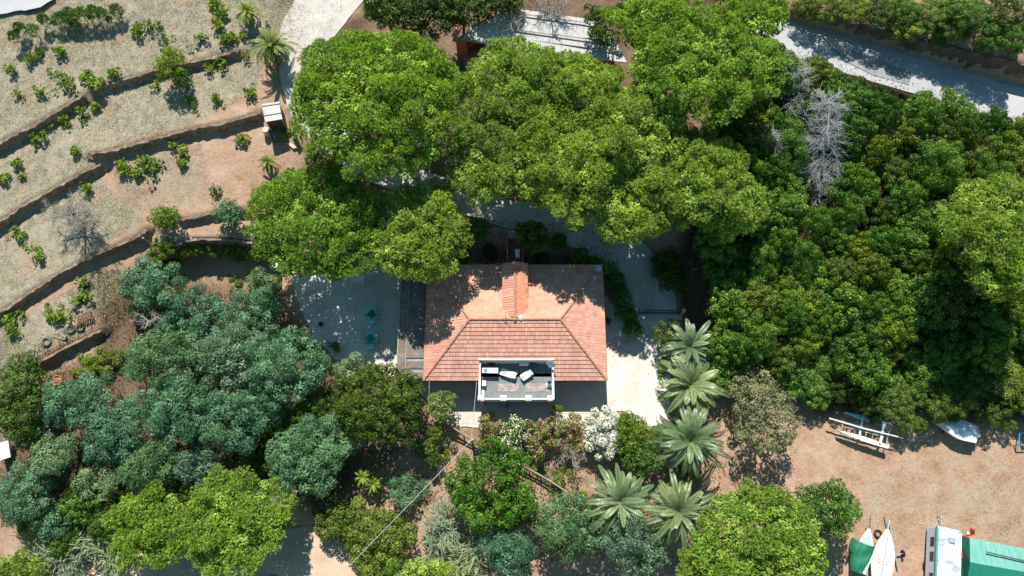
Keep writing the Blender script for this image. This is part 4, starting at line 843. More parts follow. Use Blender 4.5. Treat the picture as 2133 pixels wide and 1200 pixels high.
# ---------------- palms
def palm(px, py, Rpx, h, label, seed, n=60, mat=None, group='date palms by the yard', tr=.28, fruit=False, cat='palm tree', name='date_palm', lw=.42):
    Rpx = Rpx*1.1 if Rpx > 55 else Rpx
    rs = np.random.RandomState(seed); g = G(px,py,h); k = mpp(g,h); R = Rpx*k; root = thing(name,label,cat,g,0,group); Q = []; T_ = []
    mb = MB()
    for i in range(n):
        f = (i+.5)/n; th = i*2.39996+rs.uniform(-.15,.15); el = math.radians(82-96*f**.75+rs.uniform(-11,11)); th += rs.normal()*.12; Lf = R*(1.12 if f>.25 else .8)*rs.uniform(.78,1.15); p = np.array([0,0,h-.1]); m_ = 15; pts = [p.copy()]; e = el
        for s_ in range(m_):
            e -= (.05+.075*f+.02*s_/m_*3)*rs.uniform(.8,1.2); step = Lf/m_; p = p+np.array([math.cos(e)*math.cos(th),math.cos(e)*math.sin(th),math.sin(e)])*step; pts.append(p.copy())
        pts = np.array(pts); mb.tube([tuple(q) for q in pts[::3]], [.035,.028,.022,.016,.01,.008][:len(pts[::3])], 4, False)
        tw = rs.uniform(-.4,.4); fr = rs.uniform(.0,1)
        fine = np.linspace(.1,1,46)
        for t_ in fine:
            x = t_*m_; j = min(int(x),m_-1); q = pts[j]+(pts[j+1]-pts[j])*(x-j); d = unit(pts[j+1]-pts[j]); sd = unit(np.cross(d,[0,0,1])); up = np.cross(sd,d); sd = sd*math.cos(tw)+up*math.sin(tw); up = np.cross(sd,d)
            ll = R*.135*math.sin(math.pi*min(1,(t_*.86+.12)))**.6*lw/.42
            for sg in (-1,1):
                a = unit(sd*sg*.85+d*.75+up*.22*rs.uniform(.3,1.5)+np.array([0,0,-.12])); b2 = q+a*ll*.5+np.array([0,0,.01]); c2 = q+a*ll+np.array([0,0,-.06*ll]); wv_ = d*.038*R/3
                Q.append([q-wv_, b2-wv_*1.1, c2, b2+wv_*1.1]); T_.append(np.clip(.25+.35*fr+.3*rs.uniform()+(.3 if f<.15 else 0),0,1))
    quads_obj('fronds', np.array(Q), mat or L_palm, root, np.array(T_)); mb.build('frond_stalks', plain('frond_stalk',(.22,.24,.10),.6), root, local=True)
    if tr:
        prof = [(tr*1.3,-.4)]+[(tr*(1.05 if j%2 else .9), h*j/14) for j in range(14)]+[(tr*1.35,h-.35),(tr*.6,h)]
        MB().lathe((0,0,0),prof,12).build('trunk', plain('palm_trunk',(.17,.12,.08),.95,.4,9), root, local=True)
    if tr and Rpx > 30:
        Qd = []
        for i in range(9):
            th = rs.uniform(0,6.28); p = np.array([0,0,h-.35]); e = rs.uniform(-.5,.1); pts = [p.copy()]
            for s_ in range(8): e -= .17; p = p+np.array([math.cos(e)*math.cos(th),math.cos(e)*math.sin(th),math.sin(e)])*R*.1; pts.append(p.copy())
            for j in range(8):
                for t_ in (0,.3,.6):
                    q = pts[j]+(pts[j+1]-pts[j])*t_; d = unit(pts[j+1]-pts[j]); sd = unit(np.cross(d,[0,0,1]))
                    for sg in (-1,1): a = unit(sd*sg+d*.6+np.array([0,0,-.5])); l = R*.1; Qd.append([q-d*.03,q+a*l*.5-d*.03,q+a*l,q+a*l*.5+d*.03])
        quads_obj('dead_fronds', np.array(Qd), leafmat('brown_fronds',[(.20,.13,.06),(.34,.23,.12),(.45,.34,.20)],.1,.7,.1,.1), root, rs.uniform(size=len(Qd)))
    if name == 'date_palm': root.rotation_euler = (rs.normal()*.05, rs.normal()*.05, 0)
    if fruit:
        for th in (2.6,4.9,-1.0):
            C = np.array([(math.cos(th)*(.5+.12*j), math.sin(th)*(.5+.12*j), h-.15-.12*j) for j in range(7)]); V, ti = leafquads(C, np.full(7,.17), rs, 900, .07,.07,'flat'); quads_obj('fruit_cluster', V, leafmat('orange_fruit',[(.45,.16,.03),(.6,.25,.05)],.1,.5,.05), root, ti)
    return root
palm(1437,722,62,3.6,'date palm with orange fruit clusters, highest in the column right of the white yard',1,58,fruit=True)
palm(1432,808,76,4.0,'second date palm of the column right of the white yard, fronds over the gravel',2,66)
palm(1446,908,74,4.6,'widest dark hearted date palm at the foot of the column, right of the green bush',3,72)
palm(1303,1040,72,4.2,'left one of the twin date palms near the bottom',4,66)
palm(1418,1072,72,4.4,'right one of the twin date palms near the bottom',5,66)
palm(566,98,52,2.4,'green date palm beside the pale concrete lane at the top',6,44,leafmat('green_palm_leaves',[(.07,.12,.02),(.15,.22,.045),(.25,.32,.08)],.15,.4,.12),'date palms on the terraces',.3)
palm(512,22,32,1.6,'yellow green young date palm near the top edge',7,34,L_palmy,'date palms on the terraces',.2,name='date_palm')
palm(556,338,26,1.3,'small date palm at the left rim of the patio pine',8,30,MATS['green_palm_leaves'],'date palms on the terraces',.16)
palm(1314,652,17,1.0,'small shaded palm in the bed beside the drive',9,24,MATS['green_palm_leaves'],None,.12,name='dwarf_palm')
palm(755,993,26,1.8,'light green small palm left of the bare clearing, upper of two',10,26,L_vine,'small palms left of the clearing',.1,name='dwarf_palm')
palm(778,1008,24,1.6,'light green small palm left of the bare clearing, lower of two',11,26,L_vine,'small palms left of the clearing',.1,name='dwarf_palm')
palm(1164,1000,17,.7,'dark green spiky rosette plant above the rail fence','12' and 12,26,MATS['green_palm_leaves'],'spiky rosette plants above the rail fence',0,cat='plant',name='cycad')
palm(1116,973,12,.5,'pale lime spiky rosette plant above the rail fence',13,22,L_palmy,'spiky rosette plants above the rail fence',0,cat='plant',name='yucca')
palm(1215,1028,16,.6,'yellow green spiky rosette plant at the foot of the rail fence',14,22,L_palmy,'spiky rosette plants above the rail fence',0,cat='plant',name='yucca')
palm(555,45,9,.4,'small blue green agave rosette beside the top lane',15,16,L_aca2,None,0,cat='plant',name='agave')
palm(570,160,14,.6,'blue green agave rosette below the big terrace date palm',16,20,L_aca2,None,0,cat='plant',name='agave')
# ---------------- canes
def canes(px,py,rpx,h,label,seed,lean=(0,0)):
    rs = np.random.RandomState(seed); g = G(px,py,h*.7); k = mpp(g,h); R = rpx*k; root = thing('giant_cane',label,'cane clump',g,0,'pale cane clumps along the bottom'); Q = []; T_ = []; mb = MB()
    for i in range(int(26*R)):
        th = rs.uniform(0,6.28); q = math.sqrt(rs.uniform())*R; x,y = math.cos(th)*q, math.sin(th)*q; hh = h*rs.uniform(.6,1.05); ln = np.array([math.cos(th)*q*.35+lean[0]+rs.normal()*.3, math.sin(th)*q*.35+lean[1]+rs.normal()*.3, 0])
        mb.tube([(x,y,-.3),(x+ln[0]*.3,y+ln[1]*.3,hh*.6),(x+ln[0],y+ln[1],hh)],[.02,.016,.006],4,False)
        for s_ in range(15):
            f = .35+.65*s_/15; p = np.array([x,y,0])+ln*f**2+np.array([0,0,hh*f]); a0 = s_*3.14+rs.uniform(-.7,.7)+th; d = np.array([math.cos(a0),math.sin(a0),.35]); d = unit(d); sd = unit(np.cross(d,[0,0,1])); l = rs.uniform(.45,.8); m2 = p+d*l*.5; tp = p+d*l+np.array([0,0,-.3*l]); wv_ = sd*.045
            Q += [[p,m2-wv_,tp,m2+wv_]]; T_.append(rs.uniform())
    quads_obj('leaves', np.array(Q), L_reed, root, np.array(T_)); mb.build('stalks', plain('cane_stalk',(.34,.33,.18),.6), root, local=True)
for i,a in enumerate([(925,1090,42,3,'pale blue green cane clump beside the bare clearing'),(905,1150,34,2.6,'cane clump below the clearing, leaning over red soil'),(995,1135,42,3,'cane clump between the two blue green trees at the bottom'),(1030,1100,30,3,'upright pale cane clump under the lumpy green trees'),(960,1170,36,2.4,'lowest cane clump at the bottom middle'),
   (210,1115,34,3,'cane clump left of the smaller bright pine'),(140,1150,44,3,'cane clump in the bottom left beyond the small round pine'),(235,1160,30,2.6,'cane clump above the sandy patch'),(70,1130,34,2.8,'dull cane clump near the bottom left corner')]): canes(*a[:4],a[4],600+i)
# ---------------- dead trees
def dead(px,py,Rpx,h,label,seed,dens=1,name='dead_tree',droop=0,cat='dead tree',lean=(0,0),fine=True,th0=.12):
    rr = random.Random(seed); g = G(px,py,h*.8); k = mpp(g,h*.8); R = Rpx*k; root = thing(name,label,cat,g); mb = MB(); tw = MB()
    def br(p,d,l,r,lev):
        pts = [p]; n = 4
        for i in range(n):
            d = (d+Vector((rr.uniform(-.28,.28),rr.uniform(-.28,.28),rr.uniform(-.12,.2)-droop*.15))).normalized(); pts.append(pts[-1]+d*l/n)
        (mb if lev<2 else tw).tube(pts,[r,r*.8,r*.65,r*.5,r*.3],6 if lev<2 else 3,False)
        if lev < 3:
            for j in range((5 if lev==0 else 5) if not fine else (7 if lev else 8)):
                q = pts[min(n,1+int(rr.random()*n))]; a = rr.uniform(0,6.28); nd = (d*.7+Vector((math.cos(a),math.sin(a),rr.uniform(-.2,.5)-droop))).normalized(); br(q,nd,l*rr.uniform(.4,.7),r*.5,lev+1)
    top = Vector((lean[0],lean[1],h*.45)); mb.tube([(0,0,-.3),(top.x*.5,top.y*.5,h*.25),tuple(top)],[th0*1.3,th0,th0*.8],7)
    for i in range(int(7*dens)):
        a = i*2.4+rr.uniform(-.3,.3); br(Vector((top.x,top.y,h*rr.uniform(.35,.5))), Vector((math.cos(a)*.9,math.sin(a)*.9,rr.uniform(.25,.9))).normalized(), R*rr.uniform(.55,.85), th0*.55, 0)
    mb.build('trunk', M_grey, root, local=True, smooth=True); tw.build('twigs', M_grey, root, local=True); return root
def deadcon(px,py,rx,ry,h,label,seed):                       # dead conifer seen from above: dense silvery boughs
    rs = np.random.RandomState(seed); g = G(px,py,h*.7); k = mpp(g,h*.7); root = thing('dead_conifer',label,'dead tree',g); mb = MB(); tw = MB(); X_, Y_ = rx*k, ry*k
    mb.tube([(0,-Y_*.9,-.2),(0,-Y_*.3,h*.4),(0,Y_*.3,h*.8),(0,Y_*.95,h)],[.16,.13,.09,.03],7)
    for i in range(130):
        f = rs.uniform(); b = Vector((0,-Y_*.9+1.85*Y_*f, h*(.15+.8*f))); a = rs.uniform(0,6.28); L_ = X_*rs.uniform(.45,1.1)*(.75+.45*math.sin(math.pi*min(1,f*1.1))); e = b+Vector((math.cos(a)*L_, math.sin(a)*L_+.2, rs.uniform(-.2,.6))); m_ = b.lerp(e,.5)+Vector((0,0,.25)); mb.tube([b,m_,e],[.035,.025,.01],4,False)
        for j in range(26):
            t_ = rs.uniform(.2,1); p = b.lerp(e,t_)+Vector((0,0,.15)); d = (e-b).normalized()*.5+Vector((rs.normal()*.8,rs.normal()*.8,rs.uniform(-.2,.5))); q = p+d*rs.uniform(.25,.6); tw.tube([p,p.lerp(q,.5)+Vector((0,0,.04)),q],[.016,.012,.006],3,False)
    mg = plain('silver_wood', (.40,.41,.42), .8, .25, 6); mb.build('trunk', mg, root, local=True); tw.build('twigs', mg, root, local=True)
deadcon(1722,305,48,92,6.2,'silvery dead conifer with dense bare boughs standing in the wood',31)
deadcon(1655,195,38,44,5,'smaller dusky dead conifer near the upper left of the wood',32)
deadcon(1603,320,16,22,4,'thin dead grey tree squeezed between the pine clump and the wood',33)
dead(145,440,52,2.6,'leafless grey tree on the second terrace with its trunk showing',41,1.1,lean=(.3,-.5),th0=.14)
dead(1190,945,42,2.2,'leafless grey shrub below the pink oleanders',42,1.0,fine=False,th0=.09)
dead(1050,5,60,5,'bare grey tree reaching over the upper left of the reed roof',43,.9,fine=False,th0=.14)
dead(1150,0,62,6,'bare grey tree reaching over the middle of the reed roof',44,1.0,fine=False,th0=.16)
dead(440,670,36,6.6,'bare pale branches poking out of the blue green grove, upper right',45,.8,fine=False)
dead(285,655,34,6.2,'bare pale branches poking out of the blue green grove, upper left',46,.8,fine=False)
dead(280,745,28,6.4,'bare pale branches above the red soil gap in the grove',47,.7,fine=False)
dead(570,1035,34,8.6,'bare pale branches in the thin pine at the bottom left',48,.8,fine=False)
dead(490,760,26,7.2,'bare pale twigs in the middle of the blue green grove',49,.6,fine=False)
# ---------------- ground cover (stuff)
def scatter(name, polys, n, mat, L, Wd, seed, lie=.35, skip=None, h=.0):
    rs = np.random.RandomState(seed); P = []
    for poly, frac in polys:
        A_ = np.array(poly,float); m_ = 0; need = int(n*frac)
        while m_ < need:
            q = rs.uniform(A_.min(0),A_.max(0),size=(4000,2)); q = q[inpoly(q[:,0],q[:,1],A_)]; m_ += len(q); P.append(q)
    P = np.concatenate(P); a = (P[:,0]-1066.5)/F; b_ = (600-P[:,1])/F; c,s = math.cos(TILT), math.sin(TILT); D_ = np.stack([a,b_*c+s,b_*s-c],1); z = np.zeros(len(P))
    for _ in range(9):
        t_ = (z-CAMP[2])/D_[:,2]; x = CAMP[0]+D_[:,0]*t_; y = CAMP[1]+D_[:,1]*t_; z = .5*z+.5*H(x,y)
    p = np.stack([x,y,z+h],1); nn = len(p); tn = noise_np(x,y)
    keep = rs.uniform(size=nn) < np.clip(tn*1.6,0.08,1); p = p[keep]; nn = len(p); th = rs.uniform(0,6.28,nn); e = rs.uniform(.05,lie*2,nn); d = np.stack([np.cos(th)*np.cos(e),np.sin(th)*np.cos(e),np.sin(e)],1); sd = unit(np.cross(d,rs.normal(size=(nn,3))*.3+np.array([0,0,1])))
    l = (L*rs.uniform(.5,1.3,nn))[:,None]; w_ = (Wd*rs.uniform(.6,1.2,nn))[:,None]; V = np.stack([p, p+d*l*.5-sd*w_*.5, p+d*l, p+d*l*.5+sd*w_*.5],1)
    o = quads_obj(name, V, mat, None, rs.uniform(0,1,nn)); return o
def noise_np(x,y):
    r = np.zeros(len(x)); rr = np.random.RandomState(4)
    for k in range(14):
        fx,fy = rr.normal(size=2)*(.25+.12*k); r += np.sin(fx*x+fy*y+rr.uniform(0,6.28))/(1+.15*k)
    return np.clip(.5+r/6,0,1)
L_straw = leafmat('straw_blades', [(.27,.24,.165),(.43,.39,.30),(.58,.53,.44)], .1, .8, 0, .05)
L_need = leafmat('fallen_needles', [(.14,.09,.05),(.26,.17,.10),(.36,.26,.16)], .1, .9, 0, .05)
L_weed = leafmat('weed_blades', [(.09,.15,.04),(.17,.24,.07),(.26,.32,.12)], .15, .7, 0, .1)
o = scatter('dry_grass', [(STRAW[0][0],.75),(STRAW[1][0],.12),(STRAW[2][0],.06),(STRAW[3][0],.07)], 190000, L_straw, .15, .03, 5); tag(o,'dry straw coloured grass covering the terraces and part of the boat yard','grass',kind='stuff')
o = scatter('green_weeds', [(STRAW[0][0],.72),(STRAW[1][0],.2),([(1080,950),(1240,1010),(1240,1060),(1120,1000)],.08)], 30000, L_weed, .16, .045, 6, .5); tag(o,'patches of low green weeds scattered through the dry terrace grass','weeds',kind='stuff')
# small leafy litter clumps over bare soil
o = scatter('brush', [([(200,560),(560,570),(600,700),(900,880),(900,1060),(380,1060),(0,1100),(0,800)],.5),([(1480,440),(1660,100),(2200,260),(2200,860),(1640,815)],.3),([(880,450),(1290,470),(1290,560),(880,560)],.05),([(900,930),(1230,960),(1500,960),(1500,1120),(900,1200)],.15)], 60000, L_dark, .22, .08, 7, .8); tag(o,'low dark brush and fallen leaves on the shaded soil under the trees','undergrowth',kind='stuff')
o = scatter('fallen_needles', [([(600,560),(830,556),(828,780),(700,745),(630,650)],.45),([(1180,450),(1260,470),(1400,600),(1395,700),(1380,870),(1270,860),(1266,560)],.35),([(600,0),(720,0),(640,150),(600,110)],.1)], 3000, L_need, .10, .035, 9, .1, h=.045); tag(o,'brown fallen needles and leaves lying on the gravel yard and drive','leaf litter',kind='stuff')
rs = np.random.RandomState(8); mb = MB()
for a,b_ in [(rs.uniform(0,600),rs.uniform(0,700)) for _ in range(160)]+[(rs.uniform(870,960),rs.uniform(990,1130)) for _ in range(50)]+[(rs.uniform(1650,2130),rs.uniform(900,1190)) for _ in range(60)]:
    g = G(a,b_); r = rs.uniform(.03,.11); mb.add([(g[0]+r*math.cos(t_)*rs.uniform(.7,1.2),g[1]+r*math.sin(t_)*rs.uniform(.7,1.2),g[2]-.02) for t_ in np.arange(5)*1.2566]+[(g[0],g[1],g[2]+r*.7)],[(i,(i+1)%5,5) for i in range(5)])
tag(mb.build('loose_stones', M_conc),'small loose stones scattered over the bare soil','stones',kind='stuff')
# ================================================================== THINGS ON THE GROUND
M_alu = plain('bare_metal', (.45,.46,.47), .4, .2, 8, .3); M_plw = plain('white_plastic', (.76,.76,.75), .4, .06, 3); M_rub = plain('rubber', (.03,.03,.032), .8, .3, 8)
M_teal = plain('turquoise_plastic', (.25,.78,.82), .45, .15, 5); M_grn = plain('green_table_paint', (.015,.16,.075), .5, .2, 6)
def pt(a,b_,z=0): p = W(a,b_,z); return np.array([p[0],p[1],z])
# ---- cafe chairs and tables on the patio
def chair(name, label, g, rz, mat, group, sc=1):
    t_ = thing(name, label, 'chair', g, rz, group)
    MB().box((0,0,.43),(.46,.46,.04)).build('seat', mat, t_, local=True)
    mb = MB(); mb.box((0,.24,.85),(.46,.04,.06)).box((0,.22,.5),(.44,.03,.05)); [mb.box((x,.23,.66),(.05,.03,.38)) for x in (-.2,-.1,0,.1,.2)]; mb.build('backrest', mat, t_, local=True)
    for x in (-1,1):
        for y in (-1,1): MB().bar((x*.2,y*.2,.42),(x*.25,y*.27,0),.045).build('leg', mat, t_, local=True)
        MB().bar((x*.25,.22,.66),(x*.25,-.2,.64),.05,.03).bar((x*.25,-.2,.64),(x*.25,-.22,.43),.04).build('armrest', mat, t_, local=True)
    t_.scale = (sc,)*3; return t_
first = chair('garden_chair','x',(0,0,-300),0,M_teal,None)
for i,(a,b_,nm) in enumerate([(774,655,'upper'),(771,706,'lower')]):
    p = pt(a,b_,.72); tb = thing('cafe_table', nm+' square green cafe table on the gravel patio with a pale woven edge', 'table', (p[0],p[1],0), math.radians(45), 'cafe tables on the gravel patio')
    MB().box((0,0,.72),(.72,.72,.03)).build('tabletop', M_grn if i==0 else plain('teal_table_paint',(.02,.20,.15),.5), tb, local=True)
    mb = MB(); 
    for k in range(9):
        for s_ in (-1,1): mb.box((-.34+.085*k,s_*.35,.745),(.055,.06,.02)).box((s_*.35,-.34+.085*k,.745),(.06,.055,.02))
    mb.build('woven_edge', plain('pale_turquoise',(.25,.62,.60),.5), tb, local=True)
    for x in (-1,1):
        for y in (-1,1): MB().bar((x*.3,y*.3,.7),(x*.34,y*.34,0),.04).build('leg', M_teal, tb, local=True)
    for dx_,dy_,rz,w_ in ((.02,.62,0,'at the top side of'),(0,-.62,math.pi,'at the bottom side of'),(-.38,.05,math.pi/2,'tucked left of'),(.38,-.05,-math.pi/2,'tucked right of')):
        dup(first, (p[0]+dx_,p[1]+dy_,0.01), rz, 1, 'turquoise garden chair %s the %s green cafe table'%(w_,nm), 'turquoise chairs round the cafe tables')
for c in list(first.children): bpy.data.objects.remove(c)
bpy.data.objects.remove(first)
g = pt(745,580,.7); t_ = thing('patio_table','white rectangular table half under the edge of the patio pine','table',(g[0],g[1],0)); MB().box((0,0,.7),(1.25,.7,.05)).build('tabletop', M_plw, t_, local=True)
for x in (-1,1):
    for y in (-1,1): MB().box((x*.55,y*.28,.35),(.06,.06,.7)).build('leg', M_plw, t_, local=True)
g = pt(775,567,.45); chair('garden_chair','white plastic chair right of the white patio table under the pine',(g[0],g[1],0),.2,M_plw,None)
g = pt(573,553,.8); t_ = thing('water_tank','round white lidded tank standing on the patio by the pine edge','tank',(g[0],g[1],.0)); MB().lathe((0,0,0),[(.26,0),(.3,.1),(.3,.75),(.25,.85)],20).build('body', M_plw, t_, local=True); MB().lathe((0,0,.84),[(.16,0),(.16,.06),(.04,.08)],14).build('lid', M_alu, t_, local=True)
g = pt(668,675,.5); t_ = thing('stool','dark blue plastic stool alone on the gravel patio','stool',(g[0],g[1],0)); mb = plain('navy_plastic',(.012,.02,.10),.5)
MB().lathe((0,0,.42),[(.2,0),(.22,.02),(.2,.05)],14).build('seat', mb, t_, local=True)
for k in range(3): MB().bar((.12*math.cos(k*2.1),.12*math.sin(k*2.1),.42),(.22*math.cos(k*2.1),.22*math.sin(k*2.1),0),.04).build('leg', mb, t_, local=True)
# ---- roof terrace furniture
tz = 2.3
def tp(a,b_,z=0): p = W(a,b_,tz+z); return np.array([p[0],p[1],tz])
M_cloth = plain('grey_cushion',(.45,.46,.48),.8,.1,3)
g = tp(1021,771,.75); t_ = thing('folding_table','white rectangular folding table in the upper left corner of the roof terrace','table',g,-.03); MB().box((0,0,.74),(1.4,.52,.05)).build('tabletop', M_plw, t_, local=True)
for x in (-1,1): MB().bar((x*.5,-.2,.72),(x*.62,-.2,0),.04).bar((x*.5,.2,.72),(x*.62,.2,0),.04).build('leg', M_alu, t_, local=True)
g2 = tp(1011,771.5,.8); t_ = tag(MB().lathe((g2[0],g2[1],tz+.765),[(.17,0),(.18,.03),(.15,.07),(.02,.05)],16).build('bowl', plain('sea_blue',(.05,.35,.50),.4)),'round blue bowl on the white folding table','bowl')
def lounger(a,b_,rz,label,L_,Wd,pads):
    g = tp(a,b_,.4); t_ = thing('sun_lounger',label,'sun lounger',g,rz,'white loungers on the roof terrace'); mb = MB(); mb.box((0,Wd/2,.4),(L_,.05,.05)).box((0,-Wd/2,.4),(L_,.05,.05)).box((-L_/2,0,.4),(.05,Wd-.05,.05)).box((L_/2,0,.4),(.05,Wd-.05,.05)); mb.build('frame', M_plw, t_, local=True)
    MB().box((-L_*.15,0,.42),(L_*.62,Wd-.06,.03)).build('seat', M_plw, t_, local=True); MB().box((L_*.33,0,.5),(L_*.33,Wd-.06,.04),ry=-.45).build('backrest', M_plw, t_, local=True)
    for x,s_ in pads: MB().box((x,0,.455),(s_,Wd-.2,.03)).build('cushion', M_cloth, t_, local=True)
    for x in (-1,1):
        for y in (-1,1): MB().box((x*L_*.38,y*Wd*.45,.19),(.05,.05,.4)).build('leg', M_plw, t_, local=True)
lounger(1059,778.5,math.radians(-19),'white lounger in the middle of the roof terrace, head to the left',1.42,.56,[(-.35,.4)])
lounger(1097,781,math.radians(33),'white lounger with two grey pads, right of the middle of the roof terrace',1.05,.55,[(-.33,.25),(.3,.22)])
for a,b_,lab in ((1008,798,'upper'),(1004.5,818,'lower')):
    g = tp(a,b_,.5); t_ = thing('side_cube',lab+' one of two small white cube tables at the left terrace wall','side table',g,0,'white cube tables on the roof terrace'); MB().box((0,0,.46),(.34,.46,.05)).build('tabletop', M_plw, t_, local=True); MB().box((0,0,.22),(.28,.4,.44)).build('base', M_plw, t_, local=True)
g = tp(1144,798,.4); t_ = thing('bucket','blue bucket on a small white stand by the right terrace wall','bucket',g); MB().lathe((0,0,.25),[(.13,0),(.18,.3),(.17,.3),(.12,.03)],16).build('body', plain('sea_blue',(.05,.35,.50),.4), t_, local=True); MB().box((0,-.1,.12),(.42,.4,.24)).build('base', M_plw, t_, local=True)
for (a0,b0,a1,b1,lab) in ((1037,799,1082,816,'left'),(1095,798,1146,816,'right')):
    p0 = tp(a0,b1); p1 = tp(a1,b0); n = 14; rs = np.random.RandomState(a0); vs = []; fs = []
    for j in range(7):
        for i in range(n+1): vs.append((p0[0]+(p1[0]-p0[0])*i/n+rs.normal()*.015, p0[1]+(p1[1]-p0[1])*j/6+rs.normal()*.02, tz+.02+rs.uniform(0,.02)))
    for j in range(6):
        for i in range(n): k=j*(n+1)+i; fs.append((k,k+1,k+n+2,k+n+1))
    m_ = stonemat('faded_rug_'+lab,[(.3,(.20,.17,.17)),(.5,(.34,.29,.28)),(.7,(.46,.40,.38))],2.5,9); tag(MB().add(vs,fs).build('rug',m_),'%s one of two faded pinkish rugs spread on the terrace floor'%lab,'rug','faded rugs on the roof terrace')
g = tp(1024,757,.6); chair('terrace_chair','dark red chair behind the white folding table on the terrace',(g[0],g[1],tz),0,plain('dark_red',(.22,.02,.03),.6),None)
g = tp(1112,760,.4); chair('terrace_chair','dull blue chair in the shade at the back of the terrace',(g[0],g[1],tz),.4,plain('dull_blue',(.08,.16,.22),.6),None)
g = W(1057,846,.7); t_ = thing('round_stool','blue round stool on the shaded paving below the terrace','stool',(g[0],g[1],.03)); MB().lathe((0,0,.42),[(.2,0),(.22,.03),(.2,.05)],16).build('seat', plain('sea_blue',(.05,.35,.50),.4), t_, local=True); MB().lathe((0,0,0),[(.16,0),(.06,.1),(.05,.42)],10).build('base', M_alu, t_, local=True)
# ---- pole and cables
b0 = G(986,927); ph = 3.9; top = np.array([b0[0],b0[1],b0[2]+ph]); print('pole top px', projpx(*top)); t_ = thing('utility_pole','round timber utility pole beside the rail fence carrying an overhead cable','utility pole',b0)
MB().tube([(0,0,-.4),(0,0,ph)],[.13,.10],10).build('pole', plain('silvered_timber',(.36,.31,.27),.9), t_, local=True); MB().box((0,0,ph-.2),(.5,.07,.08),.5).build('bracket', M_alu, t_, local=True)
def cable(a, b_, sag, r=.035, n=24): return [a*(1-i/n)+b_*(i/n)-np.array([0,0,sag*4*(i/n)*(1-i/n)]) for i in range(n+1)]
e1 = G(726,1180); e1 = np.array([*W(726,1180,e1[2]+4.5)[:2], e1[2]+4.5]); mb = MB(); mb.tube(cable(top,e1,.25),.032,6); e2 = W(993,795,3.2)
tag(mb.build('overhead_cable', plain('cable_grey',(.42,.43,.44),.5)),'grey overhead cable running from the utility pole to the bottom left','cable')
tag(MB().tube(cable(top,np.array([e2[0],e2[1],3.2]),.1),.022,6).build('house_cable', plain('cable_grey',(.42,.43,.44))),'thin cable from the utility pole to the terrace corner of the house','cable')
e3 = e1.copy(); fb = np.array([e3[0],e3[1],h1(e3[0],e3[1])]); t_ = thing('utility_pole','second timber pole among the bushes at the bottom end of the cable','utility pole',fb); MB().tube([(0,0,-.4),(0,0,4.5)],[.12,.09],9).build('pole', MATS['silvered_timber'], t_, local=True)
# ---- fences
M_rail = plain('grey_rail',(.34,.27,.23),.85,.3,6)
def railfence(name,label,pts,hh,nr,spacing,mat,cat='fence',rr=.06,post=.07):
    P = spline([G(a,b_,hh) for a,b_ in pts],spacing); t_ = thing(name,label,cat,P[0]); 
    for q in P: MB().tube([(q[0],q[1],q[2]-.3),(q[0],q[1],q[2]+hh+.05)],post,7).build('post', mat, t_)
    for k in range(nr):
        mb = MB(); z = hh*(1-k/max(nr,1)*.75)
        for a_,b2 in zip(P[:-1],P[1:]): mb.tube([(a_[0],a_[1],a_[2]+z),(b2[0],b2[1],b2[2]+z)],rr,6)
        mb.build('rail', mat, t_)
railfence('rail_fence','weathered wooden rail fence slanting down through the garden past the lumpy trees',[(933,884),(965,905),(1000,926),(1045,950),(1103,978),(1150,1005),(1212,1046)],.95,2,2.4,M_rail,rr=.085)
railfence('wire_fence','sagging wire fence along the lowest terrace with old tyres beside it',[(45,735),(62,728),(110,702),(150,680),(178,662),(235,640)],1.1,3,2.6,plain('rusty_wire',(.26,.20,.13),.8),rr=.014,post=.035)
railfence('yard_rail','short dark metal railing between the broad pine and the dark round tree',[(1628,1022),(1650,1026),(1685,1030)],.8,2,1.2,plain('dark_steel',(.08,.08,.09),.6),rr=.03,post=.035)
railfence('wire_strand_fence','thin wire strand fence crossing the grey green tree\'s shade',[(1500,960),(1530,985),(1570,1006),(1610,1020)],.9,1,1.9,plain('rusty_wire',(.26,.20,.13)),rr=.018,post=.03)
p = G(313,508); tag(MB().tube([(p[0],p[1],p[2]-.3),(p[0],p[1],p[2]+1.5)],[.1,.09],9).build('corner_post',plain('silvered_timber',(.36,.31,.27))),'round pale timber post at the left end of the vine hedge','post')
p = G(42,732); t_=thing('leaning_ladder','old grey ladder lying by the left end of the wire fence','ladder',p); a = G(42,732)+[0,0,.5]; b_ = G(64,766)+[0,0,.2]; d=unit(b_-a); sd_=np.array([-d[1],d[0],0])*.2
for s_ in (-1,1): MB().bar(a+sd_*s_,b_+sd_*s_,.05).build('rail', M_rail, t_)
for k in range(1,8): MB().bar(a+(b_-a)*k/8-sd_,a+(b_-a)*k/8+sd_,.035).build('rung', M_rail, t_)
# ---- gate over the drive
ga = G(1322,652); gb = G(1420,653); zt = .95; t_ = thing('gate','dark metal sliding gate across the drive with a pale concrete sill','gate',(ga+gb)/2); c = (ga+gb)/2; zb = .1; gl = np.linalg.norm((gb-ga)[:2]); 
mb = MB(); mb.bar((ga[0],ga[1],zb+zt),(gb[0],gb[1],zb+zt),.07).bar((ga[0],ga[1],zb+.1),(gb[0],gb[1],zb+.1),.06).build('frame', plain('dark_steel',(.03,.03,.035),.5), t_)
mb = MB(); [mb.bar((ga[0]+(gb[0]-ga[0])*k/30,ga[1]+(gb[1]-ga[1])*k/30,zb+.13),(ga[0]+(gb[0]-ga[0])*k/30,ga[1]+(gb[1]-ga[1])*k/30,zb+zt-.03),.025) for k in range(31)]; mb.build('bars', MATS['dark_steel'], t_)
MB().box((c[0],c[1]-.42,.06),(gl-.1,.5,.2)).build('sill', plain('pale_concrete',(.5,.52,.5)), t_)
for q in (ga,gb): MB().box((q[0],q[1],.6),(.25,.25,1.3)).build('pillar', M_ren, t_)
